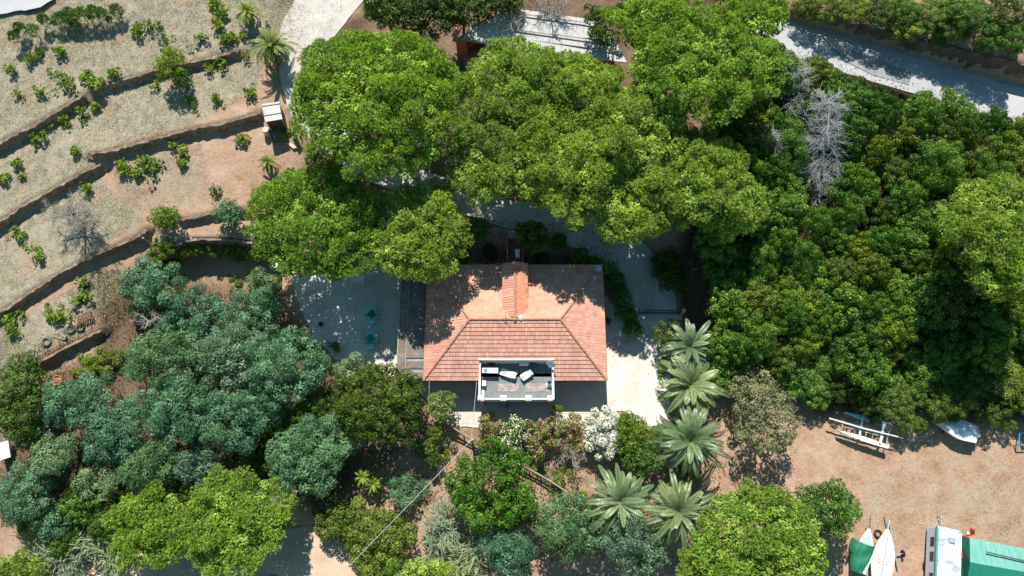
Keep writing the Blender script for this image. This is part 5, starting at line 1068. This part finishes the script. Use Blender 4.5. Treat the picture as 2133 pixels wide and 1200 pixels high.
# ---- fence wall between shade bank and drive
# ---- reed roofed hut on the terrace
rc = [G(*q,2.1)[:2] for q in ((546.5,219),(580,210),(588,248),(554,257))]; gz = h1(*np.mean(rc,0)); print('hut z',gz)
cen = np.mean(rc,0); t_ = thing('hut','small hut with a pale reed roof and dark open front on the red terrace','hut',(cen[0],cen[1],gz)); M_reed = None
def reedmat(name, c0, c1, c2, ang=0, band=0):
    m, t, b = newmat(name); mp = N(t,'ShaderNodeMapping'); mp.inputs['Rotation'].default_value = (0,0,ang); mp.inputs['Scale'].default_value = (14,.8,1); t.links.new(N(t,'ShaderNodeNewGeometry').outputs['Position'], mp.inputs[0])
    a = ramp(t, noise(t,1,5,.7,mp.outputs[0]), [(.3,c0),(.5,c1),(.7,c2)]); a = mix(t,1,a,ramp(t,noise(t,.9,5,.6),[(.3,(.85,.86,.88)),(.7,(1.08,1.06,1.04))]),'MULTIPLY'); t.links.new(a,b.inputs['Base Color']); b.inputs['Roughness'].default_value=.85
    bump(t,b,noise(t,1,4,.7,mp.outputs[0]),.6,.05); return m
M_reed = reedmat('reed_mat',(.40,.40,.41),(.62,.61,.60),(.74,.73,.71),.12)
mb = MB(); zt = gz+2.1; mb.add([(*rc[0],zt+.12),(*rc[1],zt+.12),(*rc[2],zt-.08),(*rc[3],zt-.08),(*rc[0],zt+.04),(*rc[1],zt+.04),(*rc[2],zt-.16),(*rc[3],zt-.16)],[(3,2,1,0),(4,5,6,7),(0,1,5,4),(1,2,6,5),(2,3,7,6),(3,0,4,7)]); mb.build('roof', M_reed, t_)
ns = (rc[3]-rc[0])/np.linalg.norm(rc[3]-rc[0]); mb = MB()
for f in (.13,.66): a = rc[0]+(rc[3]-rc[0])*f; b2 = rc[1]+(rc[2]-rc[1])*f; mb.bar((*a,zt+.16-.2*f),(*b2,zt+.16-.2*f),.06,.04)
mb.build('batten', M_rail, t_)
def inset(P, k): c_ = np.mean(P,0); return [c_+(q-c_)*k for q in P]
ri = inset(rc,.88); M_brown = plain('brown_boards',(.11,.065,.05),.85,.3,5)
mb = MB()
for i in (0,1,3): a,b2 = ri[i],ri[(i+1)%4]; mb.bar((*a,gz+1),(*b2,gz+1),.07,2.0)
mb.build('wall', M_brown, t_); MB().bar((*ri[3],gz+1.45),(*ri[2],gz+1.45),.07,.9).build('lintel', M_brown, t_)
for i in (2,3): MB().box((*ri[i],gz+1),(.1,.1,2.05)).build('post', M_rail, t_)
q = [W(592,228,gz+1.8),W(598,225,gz+1.8),W(616,252,gz+1.8),W(606,259,gz+1.8)]; t2_ = thing('lean_to','narrow brown sheet roofed lean-to right of the reed roofed hut','lean-to',(q[0][0],q[0][1],gz)); mb = MB(); mb.prism([tuple(v[:2]) for v in q],gz+1.72,gz+1.8); mb.build('roof', plain('brown_sheet',(.22,.15,.13),.7,.25,5), t2_); 
for v in q: MB().box((v[0],v[1],gz+.85),(.08,.08,1.75)).build('post', M_rail, t2_)
q = [W(598,227,gz+1.3),W(600,228,gz+1.3),W(606,240,gz+1.3),W(603,243,gz+1.3)]
t2_ = thing('board','pale yellow board leaning against the lean-to by the pine','board',(q[0][0],q[0][1],gz)); MB().bar((q[0][0]+.2,q[0][1],gz+1.4),(q[2][0]+.3,q[2][1],gz+1.2),.05,.5).build('panel', plain('yellow_board',(.60,.50,.20),.7), t2_)
p = G(553,270,.8); t2_ = thing('barrel','round pale barrel beside the hut wall','barrel',p); MB().lathe((0,0,0),[(.3,0),(.34,.3),(.34,.6),(.3,.85)],16).build('body', plain('pale_barrel',(.60,.52,.42),.7), t2_, local=True); MB().torus((0,0,.85),.3,.02).build('rim', M_alu, t2_, local=True)
p = G(598,268,.1); t2_ = thing('planter_frame','dark timber framed bed with pale stones in front of the hut','planter',G(575,283)); a,b2,c_,d_ = [G(*v) for v in ((562,262),(596,256),(602,293),(570,297))]; mb = MB()
for u_,v_ in ((a,d_),(d_,c_),(b2,c_)): mb.bar(u_+[0,0,.2],v_+[0,0,.2],.08,.35)
mb.build('edge', plain('dark_edge',(.12,.13,.12),.8), t2_); mb = MB()
for a_,b_ in ((572,289),(569,283),(573,294),(574,286),(586,262)): v=G(a_,b_); mb.box((v[0],v[1],v[2]+.12),(.4,.18,.15),rnd.uniform(0,2))
mb.build('stones', plain('pale_stone',(.42,.40,.38),.9), t2_)
p = pt(604,300); gq = [G(*v) for v in ((595,298),(605,298),(622,310),(612,312))]; tag(MB().prism([tuple(v[:2]) for v in gq], gq[0][2]-.2, gq[0][2]+.1).build('stepping_slab', plain('pale_slab',(.60,.45,.36),.9)),'pale pink stone slab below the planted bed at the hut','slab')
# ---- reed roofed red shed at the top
zr = 2.5; sc_ = [G(*v,zr)[:2] for v in ((1072,18),(1245,46),(1302,136),(964,78))]; gz = 5.1; zt = gz+2.6
def S_(a,b_,z): return W(a,b_,z)
L0 = S_(962,80,zt-.1); L1 = S_(1030,96,zt-.15); rp = [S_(1068,17,zt+.9),S_(1250,43,zt+.9),S_(1282,82,zt+.45),S_(1306,130,zt),S_(1180,118,zt-.05),S_(1030,95,zt-.12),S_(962,81,zt-.12),S_(985,50,zt+.45)]
t_ = thing('reed_roofed_shed','long red walled shed under an irregular pale reed roof, between two dead trees and pines','shed',(*np.mean(rp,0)[:2],gz))
n = len(rp); cm = np.mean(rp,0); mb = MB(); vs = [tuple(v) for v in rp]+[(v[0],v[1],v[2]-.14) for v in rp]+[(cm[0],cm[1],cm[2]+.03),(cm[0],cm[1],cm[2]-.14)]
mb.add(vs,[(i,2*n,(i+1)%n) for i in range(n)]+[(n+i,n+(i+1)%n,2*n+1) for i in range(n)]+[(i,(i+1)%n,n+(i+1)%n,n+i) for i in range(n)]); mb.build('roof', M_reed, t_)
mb = MB()
for a,b2 in (((1066,26),(1256,52)),((1040,58),(1282,88)),((1110,84),(1296,108)),((964,80),(1030,95))):
    ma = .9-.9*(a[1]-17)/75; za = zt+max(-.1,.95-(a[1]-17)*.0135)+.12; zb_ = zt+max(-.05,.95-(b2[1]-43)*.0105)+.12; mb.bar(S_(*a,za),S_(*b2,zb_),.09,.06)
mb.build('batten', plain('pale_batten',(.36,.31,.27)), t_)
wp = [S_(946,70,zt-.2),S_(962,80,zt-.2),S_(963,64,zt-.2),S_(944,52,zt-.2)]
wl = [(S_(948,86,zt-.4),S_(966,88,zt-.4))]; A2 = S_(950,82,zt-.3); B2 = S_(1280,124,zt-.3); up = unit(np.array(S_(1068,17,zt)-S_(1030,95,zt))); C2_ = S_(1236,66,zt-.3); D2 = S_(1000,56,zt-.3)
pl = plain('orange_red_render',(.55,.15,.09),.85,.2,3)
mb = MB(); hz_ = zt-.35-gz+.5
for a,b2 in ((A2,D2),(D2,C2_),(C2_,B2)): mb.bar((a[0],a[1],gz-.5+hz_/2),(b2[0],b2[1],gz-.5+hz_/2),.25,hz_)
M_ = A2+unit(B2-A2)*1.0; mb.bar((A2[0],A2[1],gz-.5+hz_/2),(M_[0],M_[1],gz-.5+hz_/2),.25,hz_); M3 = A2+unit(B2-A2)*5; mb.bar((M3[0],M3[1],gz-.5+hz_/2),(B2[0],B2[1],gz-.5+hz_/2),.25,hz_); mb.build('wall', pl, t_)
e0 = A2-unit(B2-A2)*.3; MB().bar((e0[0],e0[1],zt-.32),(M_[0],M_[1],zt-.32),.5,.12).bar((e0[0]+up[0]*.25,e0[1]+up[1]*.25,zt-.33),(e0[0]+up[0]*1.5,e0[1]+up[1]*1.5,zt-.33),.55,.1).build('wall_cap', plain('salmon_cap',(.62,.24,.19),.8), t_)
f0 = S_(960,100,gz); f1 = S_(1012,112,gz); f2 = S_(1010,148,gz-.05); f3 = S_(968,140,gz-.05); gg = max(h1(*v[:2]) for v in (f0,f1,f2,f3))
tag(MB().prism([tuple(v[:2]) for v in (f0,f1,f2,f3)],gg-.6,gg+.05).build('brick_floor', stonemat('red_paving',[(.3,(.30,.13,.09)),(.7,(.42,.21,.15))],1,12,3)),kind='structure')
# ---- small things among the terraces
for a,b_,r_ in ((96,712,.36),(62,738,.33),(147,686,.34),(167,682,.34)):
    g = G(a,b_,.1); t_ = thing('tyre',{96:'pale rimmed old tyre in the middle of the wire fence',62:'old tyre at the left end of the wire fence near the ladder',147:'greenish old tyre nearer the wooden pallet',167:'dark old tyre directly below the wooden pallet'}[a],'tyre',g,0,'old tyres along the wire fence'); MB().torus((0,0,.1),r_,.1).build('rubber', plain('weathered_rubber',(.16,.17,.17),.8) if a<100 else plain('mossy_rubber',(.08,.11,.08),.8), t_, local=True, smooth=True)
g = G(176,663,.3); t_ = thing('pallet','rusty brown slatted pallet propped up on the lowest terrace','pallet',g,math.radians(28)); 
for k in range(7): MB().box((-.6+.2*k,0,.35+.03*k),(.1,.95,.05),-.5).build('slat', plain('rusty_slat',(.20,.10,.07),.8), t_, local=True)
MB().box((0,.35,.28),(1.4,.07,.08)).box((0,-.35,.28),(1.4,.07,.08)).box((.6,.35,.12),(.07,.07,.3)).box((.6,-.35,.12),(.07,.07,.3)).build('bearer', plain('rusty_slat',(.2,.1,.07)), t_, local=True)
g = G(75,118,.2); tag(MB().box((g[0],g[1],g[2]+.1),(.5,.35,.3),.5).box((g[0]-.15,g[1]+.25,g[2]+.05),(.3,.3,.2),.9).build('building_block',plain('pale_slab',(.60,.45,.36))),'two pinkish stone blocks beside a vine on the topmost terrace','stone block')
g = G(133,702,.4); t_ = thing('stump','gnarled dry stump leaning by the wire fence','stump',g); MB().tube([(0,0,-.2),(.05,.05,.4),(-.3,.3,.7)],[.2,.14,.04],8).build('trunk', M_grey, t_, local=True); MB().tube([(0,0,.3),(.3,-.15,.6)],[.1,.03],6).build('branch', M_grey, t_, local=True)
# bottom left corner clutter
def hull(name, parent, L_, Wd, Ht, mat, deck=None, bow=.0, n=18, tr=.75, inner=None, z=0, top_crown=.0, local=True):
    """boat hull along +Y (bow at +Y)"""
    mb = MB(); vs = []; m_ = 9
    for i in range(n+1):
        s_ = i/n; y = -L_/2+L_*s_; wd = Wd/2*(tr+(1-tr)*min(1,s_/.35)) if s_ < .35 else Wd/2*max(0.02,(1-((s_-.35)/.65)**2.3))
        hh = Ht*(1+.18*s_**2)
        for j in range(m_):
            a = -math.pi/2+math.pi*j/(m_-1); vs.append((wd*math.sin(a), y, z+hh*(1-math.cos(a)**.7*1.0)))
        if top_crown is not None: vs.append((0,y,z+hh+top_crown*wd))
    k = m_+1; fs = [(i*k+j,i*k+j+1,(i+1)*k+j+1,(i+1)*k+j) for i in range(n) for j in range(m_-1)]
    fs += [(i*k+m_-1,i*k+m_,(i+1)*k+m_,(i+1)*k+m_-1) for i in range(n)]+[(i*k+m_,i*k,(i+1)*k,(i+1)*k+m_) for i in range(n)]+[tuple(range(m_,-1,-1)),tuple(n*k+j for j in range(m_+1))]
    return mb.add(vs,fs).build(name, mat, parent, local=local)
M_gel = plain('white_gelcoat',(.80,.80,.78),.3,.05,2,dirt=(.68,.68,.66))
def aim(a,b_,z): p = W(*a,z); q = W(*b_,z); return (p+q)/2, math.atan2(q[1]-p[1],q[0]-p[0])-math.pi/2, float(np.linalg.norm(q-p))
# beach catamaran on its trolley
yz = float(h1(*W(1800,900,0)[:2])); hzc = yz+.95
c, rz, L_ = aim((1852,913),(1728,871),hzc); c0, rz0, l0 = aim((1851,932),(1746,897),hzc)
cat_ = thing('catamaran','beach catamaran with a white hull and a shaded turquoise looking hull on a trolley','catamaran',(*W(1806,896,hzc)[:2],yz), rz0)
q0 = Matrix.Rotation(-rz0,3,'Z')
def loc(a,b_,z): p = W(a,b_,z); v = q0@Vector((p[0]-cat_.location.x,p[1]-cat_.location.y,z-yz)); return v
M_tq = plain('white_gelcoat_shaded',(.26,.60,.70),.3,.05,2)  # shade on the second white hull, put into its colour as blue
for (p_,q_,mt_) in (((1851,931),(1746,897),M_gel),((1858,888),(1760,859),M_tq)):
    a,b2 = loc(*p_,hzc),loc(*q_,hzc); o = hull('hull', cat_, (b2-a).length, .42, .40, mt_, n=20, tr=.75); o.location = ((a+b2)/2-Vector((0,0,.42))); d = b2-a; o.rotation_euler = (0,0,math.atan2(d.y,d.x)-math.pi/2); o['label'] = 'white hull nearer the open yard' if mt_ is M_gel else 'pale blue hull nearer the trees'
for p_,q_ in (((1797,869),(1789,915)),((1842,882),(1833,924))): MB().bar(loc(*p_,hzc+.1),loc(*q_,hzc+.1),.2 if p_[0]>1800 else .14,.08).build('crossbeam', M_gel, cat_, local=True)
MB().bar(loc(1853,890,hzc+.05),loc(1846,925,hzc+.05),.07).build('crossbeam', M_alu, cat_, local=True)
MB().tube([loc(1727,871.5,hzc+.35),loc(1800,893,hzc+.35),loc(1870,910,hzc+.3)],[.07,.09,.06],8).build('mast', plain('bluish_white',(.68,.74,.78),.35), cat_, local=True); MB().tube([loc(1870,910,hzc+.3),loc(1882,913.5,hzc+.3)],[.03,.03],6).build('mast_foot', M_alu, cat_, local=True)
mb = MB(); tr_ = thing('boat_trolley','pale tubular trolley frame under the catamaran','trolley',(*W(1810,896,yz+.4)[:2],yz))
for y_ in (879,891,903): mb.bar(W(1758,y_-14,yz+.45),W(1850,y_+9,yz+.45),.05)
for x_ in (1758,1785,1808,1822,1838): mb.bar(W(x_,870+(x_-1758)*.27,yz+.46),W(x_-6,898+(x_-1758)*.27,yz+.46),.045)
mb.build('frame', plain('pale_tube',(.5,.47,.43),.6), tr_)
for a_,b_ in ((1780,905),(1795,872),(1825,920),(1838,885)): v = W(a_,b_,yz+.3); MB().bar((v[0],v[1],yz),(v[0],v[1],hzc-.35),.05).build('leg', M_alu, tr_)
for a_,b_ in ((1812,908),(1820,882)): v = W(a_,b_,yz+.25); MB().torus((v[0],v[1],yz+.28),.2,.07,q=Matrix.Rotation(math.pi/2,3,'X')@Matrix.Rotation(.3,3,'Y')).build('wheel', M_rub, tr_, smooth=True)
# covered white boat
zc = yz+.9; c, rz, L_ = aim((2034,906),(1957,882),zc); cb_ = thing('covered_boat','boat under a tight white cover at the edge of the wood','boat',(c[0],c[1],yz),rz)
hull('hull', cb_, L_, 1.75, .75, M_gel, z=.25, n=20, tr=.85); cv = hull('cover', cb_, L_*.985, 1.80, .30, plain('white_tarp',(.78,.79,.80),.7,.08,2), z=.78, tr=.86, top_crown=.28); 
MB().box((0,-L_/2-.12,.8),(.3,.25,.5)).build('outboard_motor', M_plw, cb_, local=True)
for y_ in (-1,.8): MB().box((0,y_,.12),(1.2,.15,.3)).build('chock', M_wood, cb_, local=True)
# two dinghies at the bottom
def dinghy(name,label,pa,pb,Wd,mt_):
    zd = h1(*W(*pb,0)[:2]); c, rz, L_ = aim(pa,pb,zd+.6); t_ = thing(name,label,'dinghy',(c[0],c[1],zd),rz); return t_, L_, zd
t_, L_, zd = dinghy('sailing_dinghy','white sailing dinghy with its mast laid along the deck, right of the green tarp',(1829,1224),(1848,1102),2.0,M_gel)
hull('hull', t_, L_, 1.92, .6, M_gel, z=.15, n=26, tr=.55, top_crown=.05)
MB().tube([(0,-L_/2+.2,.86),(.03,L_/2-.5,.9)],[.05,.04],7).build('mast', M_alu, t_, local=True)
for y_,w_,d_ in ((.75,.85,.09),(-.2,.95,.08),(-.45,.8,.09)): MB().box((0,y_,.79),(w_,d_,.03)).build('foot_slot', plain('grey_well',(.18,.17,.18),.7), t_, local=True)
for x,y_ in ((.35,-1.1),(-.3,-1.3),(.1,-1.7)): MB().lathe((x,y_,.77),[(.06,0),(.04,.06)],8).build('fitting', M_alu, t_, local=True)
for y_ in (-1,1): MB().box((0,y_,.1),(1.1,.14,.25)).build('chock', M_wood, t_, local=True)
t_, L_, zd = dinghy('rowing_dinghy','small white dinghy with its stern half under a dark green tarpaulin',(1789,1192),(1810,1101),1.6,M_gel)
hull('hull', t_, L_, 1.42, .5, M_gel, z=.2, n=20, tr=.75, top_crown=-.02)
hull('well', t_, L_*.80, 1.12, .07, plain('pale_blue_inside',(.40,.56,.62),.5), z=.70, n=16, tr=.8, top_crown=-.02)
MB().box((0,.25,.80),(1.0,.2,.04)).build('thwart', plain('grey_well',(.18,.17,.18)), t_, local=True)
rs = np.random.RandomState(4); vs=[]; nx_,ny_ = 16,20
for j in range(ny_+1):
    for i in range(nx_+1):
        u = i/nx_*2-1; v = j/ny_; y = .45-v*(L_/2+.55)+.25*u*u*(1-v); w_ = .98*(1-.5*v**2.2)*(1+.05*math.sin(7*v)); zz = 1.02-abs(u)**4*.6-v*.1+.09*math.sin(9*u+5*v)*abs(u)+.05*math.sin(11*v+3*u)+rs.normal()*.012
        vs.append((u*w_-.12+.2*v*0, y+rs.normal()*.015, max(.06,zz)))
MB().add(vs,[(j*(nx_+1)+i,(j+1)*(nx_+1)+i,(j+1)*(nx_+1)+i+1,j*(nx_+1)+i+1) for j in range(ny_) for i in range(nx_)]).build('tarpaulin', plain('green_tarp',(.018,.17,.095),.6,.2,2), t_, local=True, smooth=True)
p = G(1829,1112,.1); t_ = thing('tyre','black tyre lying between the bows of the two dinghies','tyre',p); MB().torus((0,0,.1),.28,.09).build('rubber', M_rub, t_, local=True, smooth=True)
# boat trailer beside the dinghy
z = h1(*W(1862,1150,0)[:2])+.35; t_ = thing('boat_trailer','grey boat trailer frame with a black wheel, right of the sailing dinghy','trailer',(*W(1862,1150,z)[:2],z-.35))
MB().tube([W(1853,1085,z+.1),W(1860,1140,z),W(1871,1184,z-.1)],[.07,.07,.07],7).build('spar', M_alu, t_); MB().tube([W(1842,1074,z),W(1848,1100,z)],.05,6).build('drawbar', M_rail, t_)
MB().bar(W(1850,1157,z),W(1880,1153,z),.09).build('axle', M_alu, t_); v = W(1881,1153,z); MB().torus((v[0],v[1],z),.22,.1,q=Matrix.Rotation(math.pi/2,3,'Y')).build('wheel', M_rub, t_, smooth=True); MB().bar(W(1848,1105,z+.3),W(1853,1083,z+.3),.1).build('bow_post', plain('pale_tube',(.5,.47,.43)), t_)
p1 = G(1812,1068)+[0,0,.3]; p2 = G(1801,1100)+[0,0,.25]; tag(MB().tube([p1,p2],.05,6).tube([p1,G(1808,1104)+[0,0,.6]],.035,6).build('launching_trolley_handle', M_rail),'thin rusty trolley handle in front of the rowing dinghy','trolley handle')
# caravan
z0 = h1(*W(1970,1150,0)[:2]); zt = z0+2.2
cr = [W(1953,1098,zt),W(2004,1103,zt),W(1998,1290,zt),W(1946,1290,zt)]; c = (cr[0]+cr[2])/2; ang = math.atan2((cr[0]-cr[3])[1],(cr[0]-cr[3])[0])-math.pi/2; Wc = np.linalg.norm(cr[1]-cr[0]); Lc = np.linalg.norm(cr[0]-cr[3])*.80
c = (cr[0]+cr[1])/2-unit(cr[0]-cr[3])*Lc/2; cv_ = thing('caravan','old white caravan with a dirty roof and green side strip, left of the green tent','caravan',(c[0],c[1],z0),ang)
bm = bmesh.new(); bmesh.ops.create_cube(bm,size=1); bmesh.ops.scale(bm,vec=(Wc,Lc,1.75),verts=bm.verts); bmesh.ops.translate(bm,vec=(0,0,1.3),verts=bm.verts)
bmesh.ops.bevel(bm,geom=[e for e in bm.edges],offset=.12,segments=3,affect='EDGES'); me = bpy.data.meshes.new('body'); bm.to_mesh(me); bm.free()
M_cw = plain('caravan_white_shaded',(.58,.68,.82),.4,.05,2); me.materials.append(M_cw); o = bpy.data.objects.new('body',me); COL.objects.link(o); o.parent = cv_  # white body tinted blue to stand for sky-lit shade
bm = bmesh.new(); bmesh.ops.create_cube(bm,size=1); bmesh.ops.scale(bm,vec=(Wc-.12,Lc-.1,.09),verts=bm.verts); bmesh.ops.translate(bm,vec=(.03,0,2.2),verts=bm.verts); bmesh.ops.bevel(bm,geom=[e for e in bm.edges if abs(e.verts[0].co.z-e.verts[1].co.z)>.05],offset=.12,segments=3,affect='EDGES'); me = bpy.data.meshes.new('roof'); bm.to_mesh(me); bm.free()
M_cr = stonemat('stained_roof',[(.38,(.36,.42,.48)),(.52,(.70,.74,.76)),(.7,(.82,.82,.81))],1.3,7,None,.5,.1); me.materials.append(M_cr); o = bpy.data.objects.new('roof',me); COL.objects.link(o); o.parent = cv_
MB().box((-Wc/2-.01,0,2.12),(.1,Lc-.1,.12)).build('side_strip', plain('green_strip',(.03,.28,.24),.5), cv_, local=True)
MB().box((.15,Lc/2-.95,2.29),(.5,.42,.12)).build('roof_vent', plain('grey_vent',(.34,.42,.50),.4), cv_, local=True)
for y_ in (Lc/2-1.3,Lc/2-2.5,Lc/2-4.2): MB().box((-Wc/2-.012,y_,1.5),(.03,.75,.55)).build('window', plain('window_glass',(.04,.05,.06)), cv_, local=True)
for x in (-1,1): MB().bar((x*.35,Lc/2,.5),(0,Lc/2+1.0,.5),.06).build('drawbar', M_alu, cv_, local=True); MB().torus((x*(Wc/2-.1),-.3,.32),.22,.09,q=Matrix.Rotation(math.pi/2,3,'Y')).build('wheel', M_rub, cv_, local=True, smooth=True)
MB().lathe((0,Lc/2+1.0,.2),[(.05,0),(.05,.5),(.09,.55)],8).build('jockey_wheel_post', M_alu, cv_, local=True)
# green ribbed tent shed
z0 = h1(*W(2080,1160,0)[:2]); r0, r1 = W(2021,1171,z0+2.5), W(2200,1203,z0+2.5); e0_, e1_ = W(2020,1120,z0+1.9), W(2230,1162,z0+1.9); s0, s1 = W(2013,1200+24,z0+1.9), W(2210,1260,z0+1.9)
r1 = r0+unit(r1-r0)*9; e1_ = e0_+unit(e1_-e0_)*9; s0 = W(2012,1222,z0+1.9); s1 = s0+unit(e1_-e0_)*9
t_ = thing('tent_shed','turquoise green tent shed with ribbed roof in the bottom right corner','tent',((r0[0]+r1[0])/2,(r0[1]+r1[1])/2,z0))
m, t, b = newmat('green_sheeting'); mp = N(t,'ShaderNodeMapping'); mp.inputs['Rotation'].default_value=(0,0,.18); mp.inputs['Scale'].default_value=(9,.5,1); t.links.new(N(t,'ShaderNodeNewGeometry').outputs['Position'],mp.inputs[0])
c_ = ramp(t,noise(t,1,4,.7,mp.outputs[0]),[(.3,(.10,.31,.26)),(.55,(.15,.40,.34)),(.72,(.28,.51,.44))]); t.links.new(c_,b.inputs['Base Color']); b.inputs['Roughness'].default_value=.5; bump(t,b,noise(t,1,3,.6,mp.outputs[0]),.5,.04); M_gt = m
M_gt2 = plain('green_sheeting_shaded',(.02,.22,.155),.6,.25,6)  # darker copy of the sheeting: shade painted on lower slope and walls
def slab(P, th, nm, mt_): 
    n_ = len(P); return MB().add([tuple(v) for v in P]+[(v[0],v[1],v[2]-th) for v in P],[tuple(range(n_)),tuple(range(2*n_-1,n_-1,-1))]+[(i,n_+i,n_+(i+1)%n_,(i+1)%n_) for i in range(n_)]).build(nm,mt_,t_)
slab([e0_,r0,r1,e1_],.04,'roof',M_gt); slab([r0,s0,s1,r1],.04,'roof',M_gt2)['label']='lower roof slope, coloured darker green as the shaded side'
g0_ = lambda v: np.array([v[0],v[1],z0]); mb = MB()
for P in ([e0_,r0,s0],): mb.add([tuple(g0_(s0)),tuple(g0_(e0_)),tuple(e0_),tuple(r0),tuple(s0)],[(0,1,2,3,4)])
mb.add([tuple(g0_(e0_)),tuple(g0_(e1_)),tuple(e1_),tuple(e0_)],[(0,1,2,3)]); mb.add([tuple(g0_(s0)),tuple(s0),tuple(s1),tuple(g0_(s1))],[(0,1,2,3)]); mb.add([tuple(g0_(s1)),tuple(g0_(e1_)),tuple(e1_),tuple(r1),tuple(s1)],[(4,3,2,1,0)]); mb.build('wall', M_gt2, t_)
zp = z0+2.45; tag(MB().tube([W(2055,1150,zp),W(2140,1170,zp)],.06,7).build('loose_pole', plain('dark_pole',(.10,.13,.15),.6)),'long dark pole lying on the green tent roof','pole')
# red machine between caravan and tent
z0 = h1(*W(2008,1140,0)[:2]); t_ = thing('red_machine','red farm implement squeezed between the caravan and the green tent','implement',(*W(2010,1140,z0)[:2],z0)); M_rd = plain('red_paint',(.42,.02,.03),.4,.2,5)
MB().bar(W(2015,1122,z0+1),W(2004,1164,z0+1),.35,.25).build('body', M_rd, t_); MB().bar(W(2005,1118,z0+1.1),W(2030,1113,z0+1.1),.12).bar(W(2010,1120,z0+1.1),W(2012,1140,z0+1.2),.1).build('arm', M_rd, t_); MB().bar(W(2026,1112,z0+.9),W(2025,1102,z0+1.2),.2,.3).build('head', M_rd, t_)
for a_,b_ in ((2006,1150),(2014,1128)): v = W(a_,b_,z0+.3); MB().torus((v[0],v[1],z0+.32),.22,.09,q=Matrix.Rotation(math.pi/2,3,'Y')).build('wheel', M_rub, t_, smooth=True)
MB().box(tuple(W(2016,1110,z0+.7)),(.25,.2,.2)).build('lamp', M_plw, t_)
# blue framed post at the right edge
z0 = h1(*W(2126,925,0)[:2]); t_ = thing('boat_stand','blue tubular stand at the right edge of the boat yard','stand',(*W(2128,915,z0)[:2],z0)); M_bl = plain('blue_tube',(.08,.28,.50),.5)
for a,b_,c_,d in ((2124,900,2122,928),(2124,902,2140,902),(2122,927,2140,927)): MB().bar(W(a,b_,z0+.7),W(c_,d,z0+.7),.08).build('tube', M_bl, t_)
for a,b_ in ((2124,901),(2122,927)): v=W(a,b_,z0+.7); MB().box((v[0],v[1],z0+.35),(.07,.07,.7)).build('leg', M_bl, t_)
# clutter at the left edge
z0 = h1(*W(12,938,0)[:2]); t_ = thing('handcart','white tub handcart with a handle standing at the left edge under the trees','handcart',(*W(12,938,z0+.5)[:2],z0),.35)
mb = MB(); mb.add([(-.35,-.7,.4),(.35,-.7,.4),(.4,.7,.4),(-.4,.7,.4),(-.48,-.8,.8),(.48,-.8,.8),(.5,.8,.8),(-.5,.8,.8),(-.42,-.72,.72),(.42,-.72,.72),(.43,.72,.72),(-.43,.72,.72)],[(3,2,1,0),(0,1,5,4),(1,2,6,5),(2,3,7,6),(3,0,4,7),(4,5,9,8),(5,6,10,9),(6,7,11,10),(7,4,8,11),(8,9,10,11)]); mb.build('tub', M_plw, t_, local=True)
for x in (-1,1): MB().torus((x*.5,0,.28),.2,.07,q=Matrix.Rotation(math.pi/2,3,'Y')).build('wheel', M_rub, t_, local=True, smooth=True)
MB().bar((-.2,.8,.7),(-.4,1.5,.8),.04).bar((.2,.8,.7),(-.1,1.5,.8),.04).build('handle', M_alu, t_, local=True)
def rag(name,label,cat,P,z,mat,sd): 
    rs = np.random.RandomState(sd); n = 8; A4 = [W(*q,z) for q in P]; vs = []
    for j in range(n+1):
        for i in range(n+1):
            u,v = i/n,j/n; p = (A4[0]*(1-u)+A4[1]*u)*(1-v)+(A4[3]*(1-u)+A4[2]*u)*v; vs.append((p[0],p[1],z-.12*(abs(u-.5)+abs(v-.5))+.08*math.sin(6*u+4*v)+rs.normal()*.02))
    fs = [(j*(n+1)+i,j*(n+1)+i+1,(j+1)*(n+1)+i+1,(j+1)*(n+1)+i) for j in range(n) for i in range(n)]; o = MB().add(vs,fs).build(name,mat); tag(o,label,cat); return o
zz = h1(*W(90,812,1)[:2]); rag('tarpaulin','peach coloured tarpaulin draped at the edge of the left grove','tarpaulin',[(78,806),(100,803),(98,815),(84,824)],zz+.9,plain('peach_cloth',(.62,.30,.18),.8),1)
rag('tarpaulin','pinkish white sheet among the trees above the pale green tree','tarpaulin',[(85,885),(98,875),(101,890),(86,899)],zz+.5,plain('pink_cloth',(.60,.46,.42),.8),2)
rag('tarpaulin','bright white sheet below the pinkish one at the left grove','tarpaulin',[(84,903),(102,893),(108,905),(104,912)],zz+.45,M_plw,3)
g = G(120,793,.3); t_ = thing('plant_pot','large terracotta pot with dry stems below the lowest terrace','plant pot',g); MB().lathe((0,0,0),[(.3,0),(.42,.45),(.46,.47),(.4,.5),(.36,.35)],18).build('pot', plain('terracotta',(.42,.17,.10),.8), t_, local=True); V,ti = leafquads(np.array([[0,0,.5]]),np.array([.28]),np.random.RandomState(1),500,.2,.05,'flat'); quads_obj('plant',V,L_dry,t_,ti)
print('objects', len(bpy.data.objects), 'faces', sum(len(o.data.polygons) for o in bpy.data.objects if o.type=='MESH'))
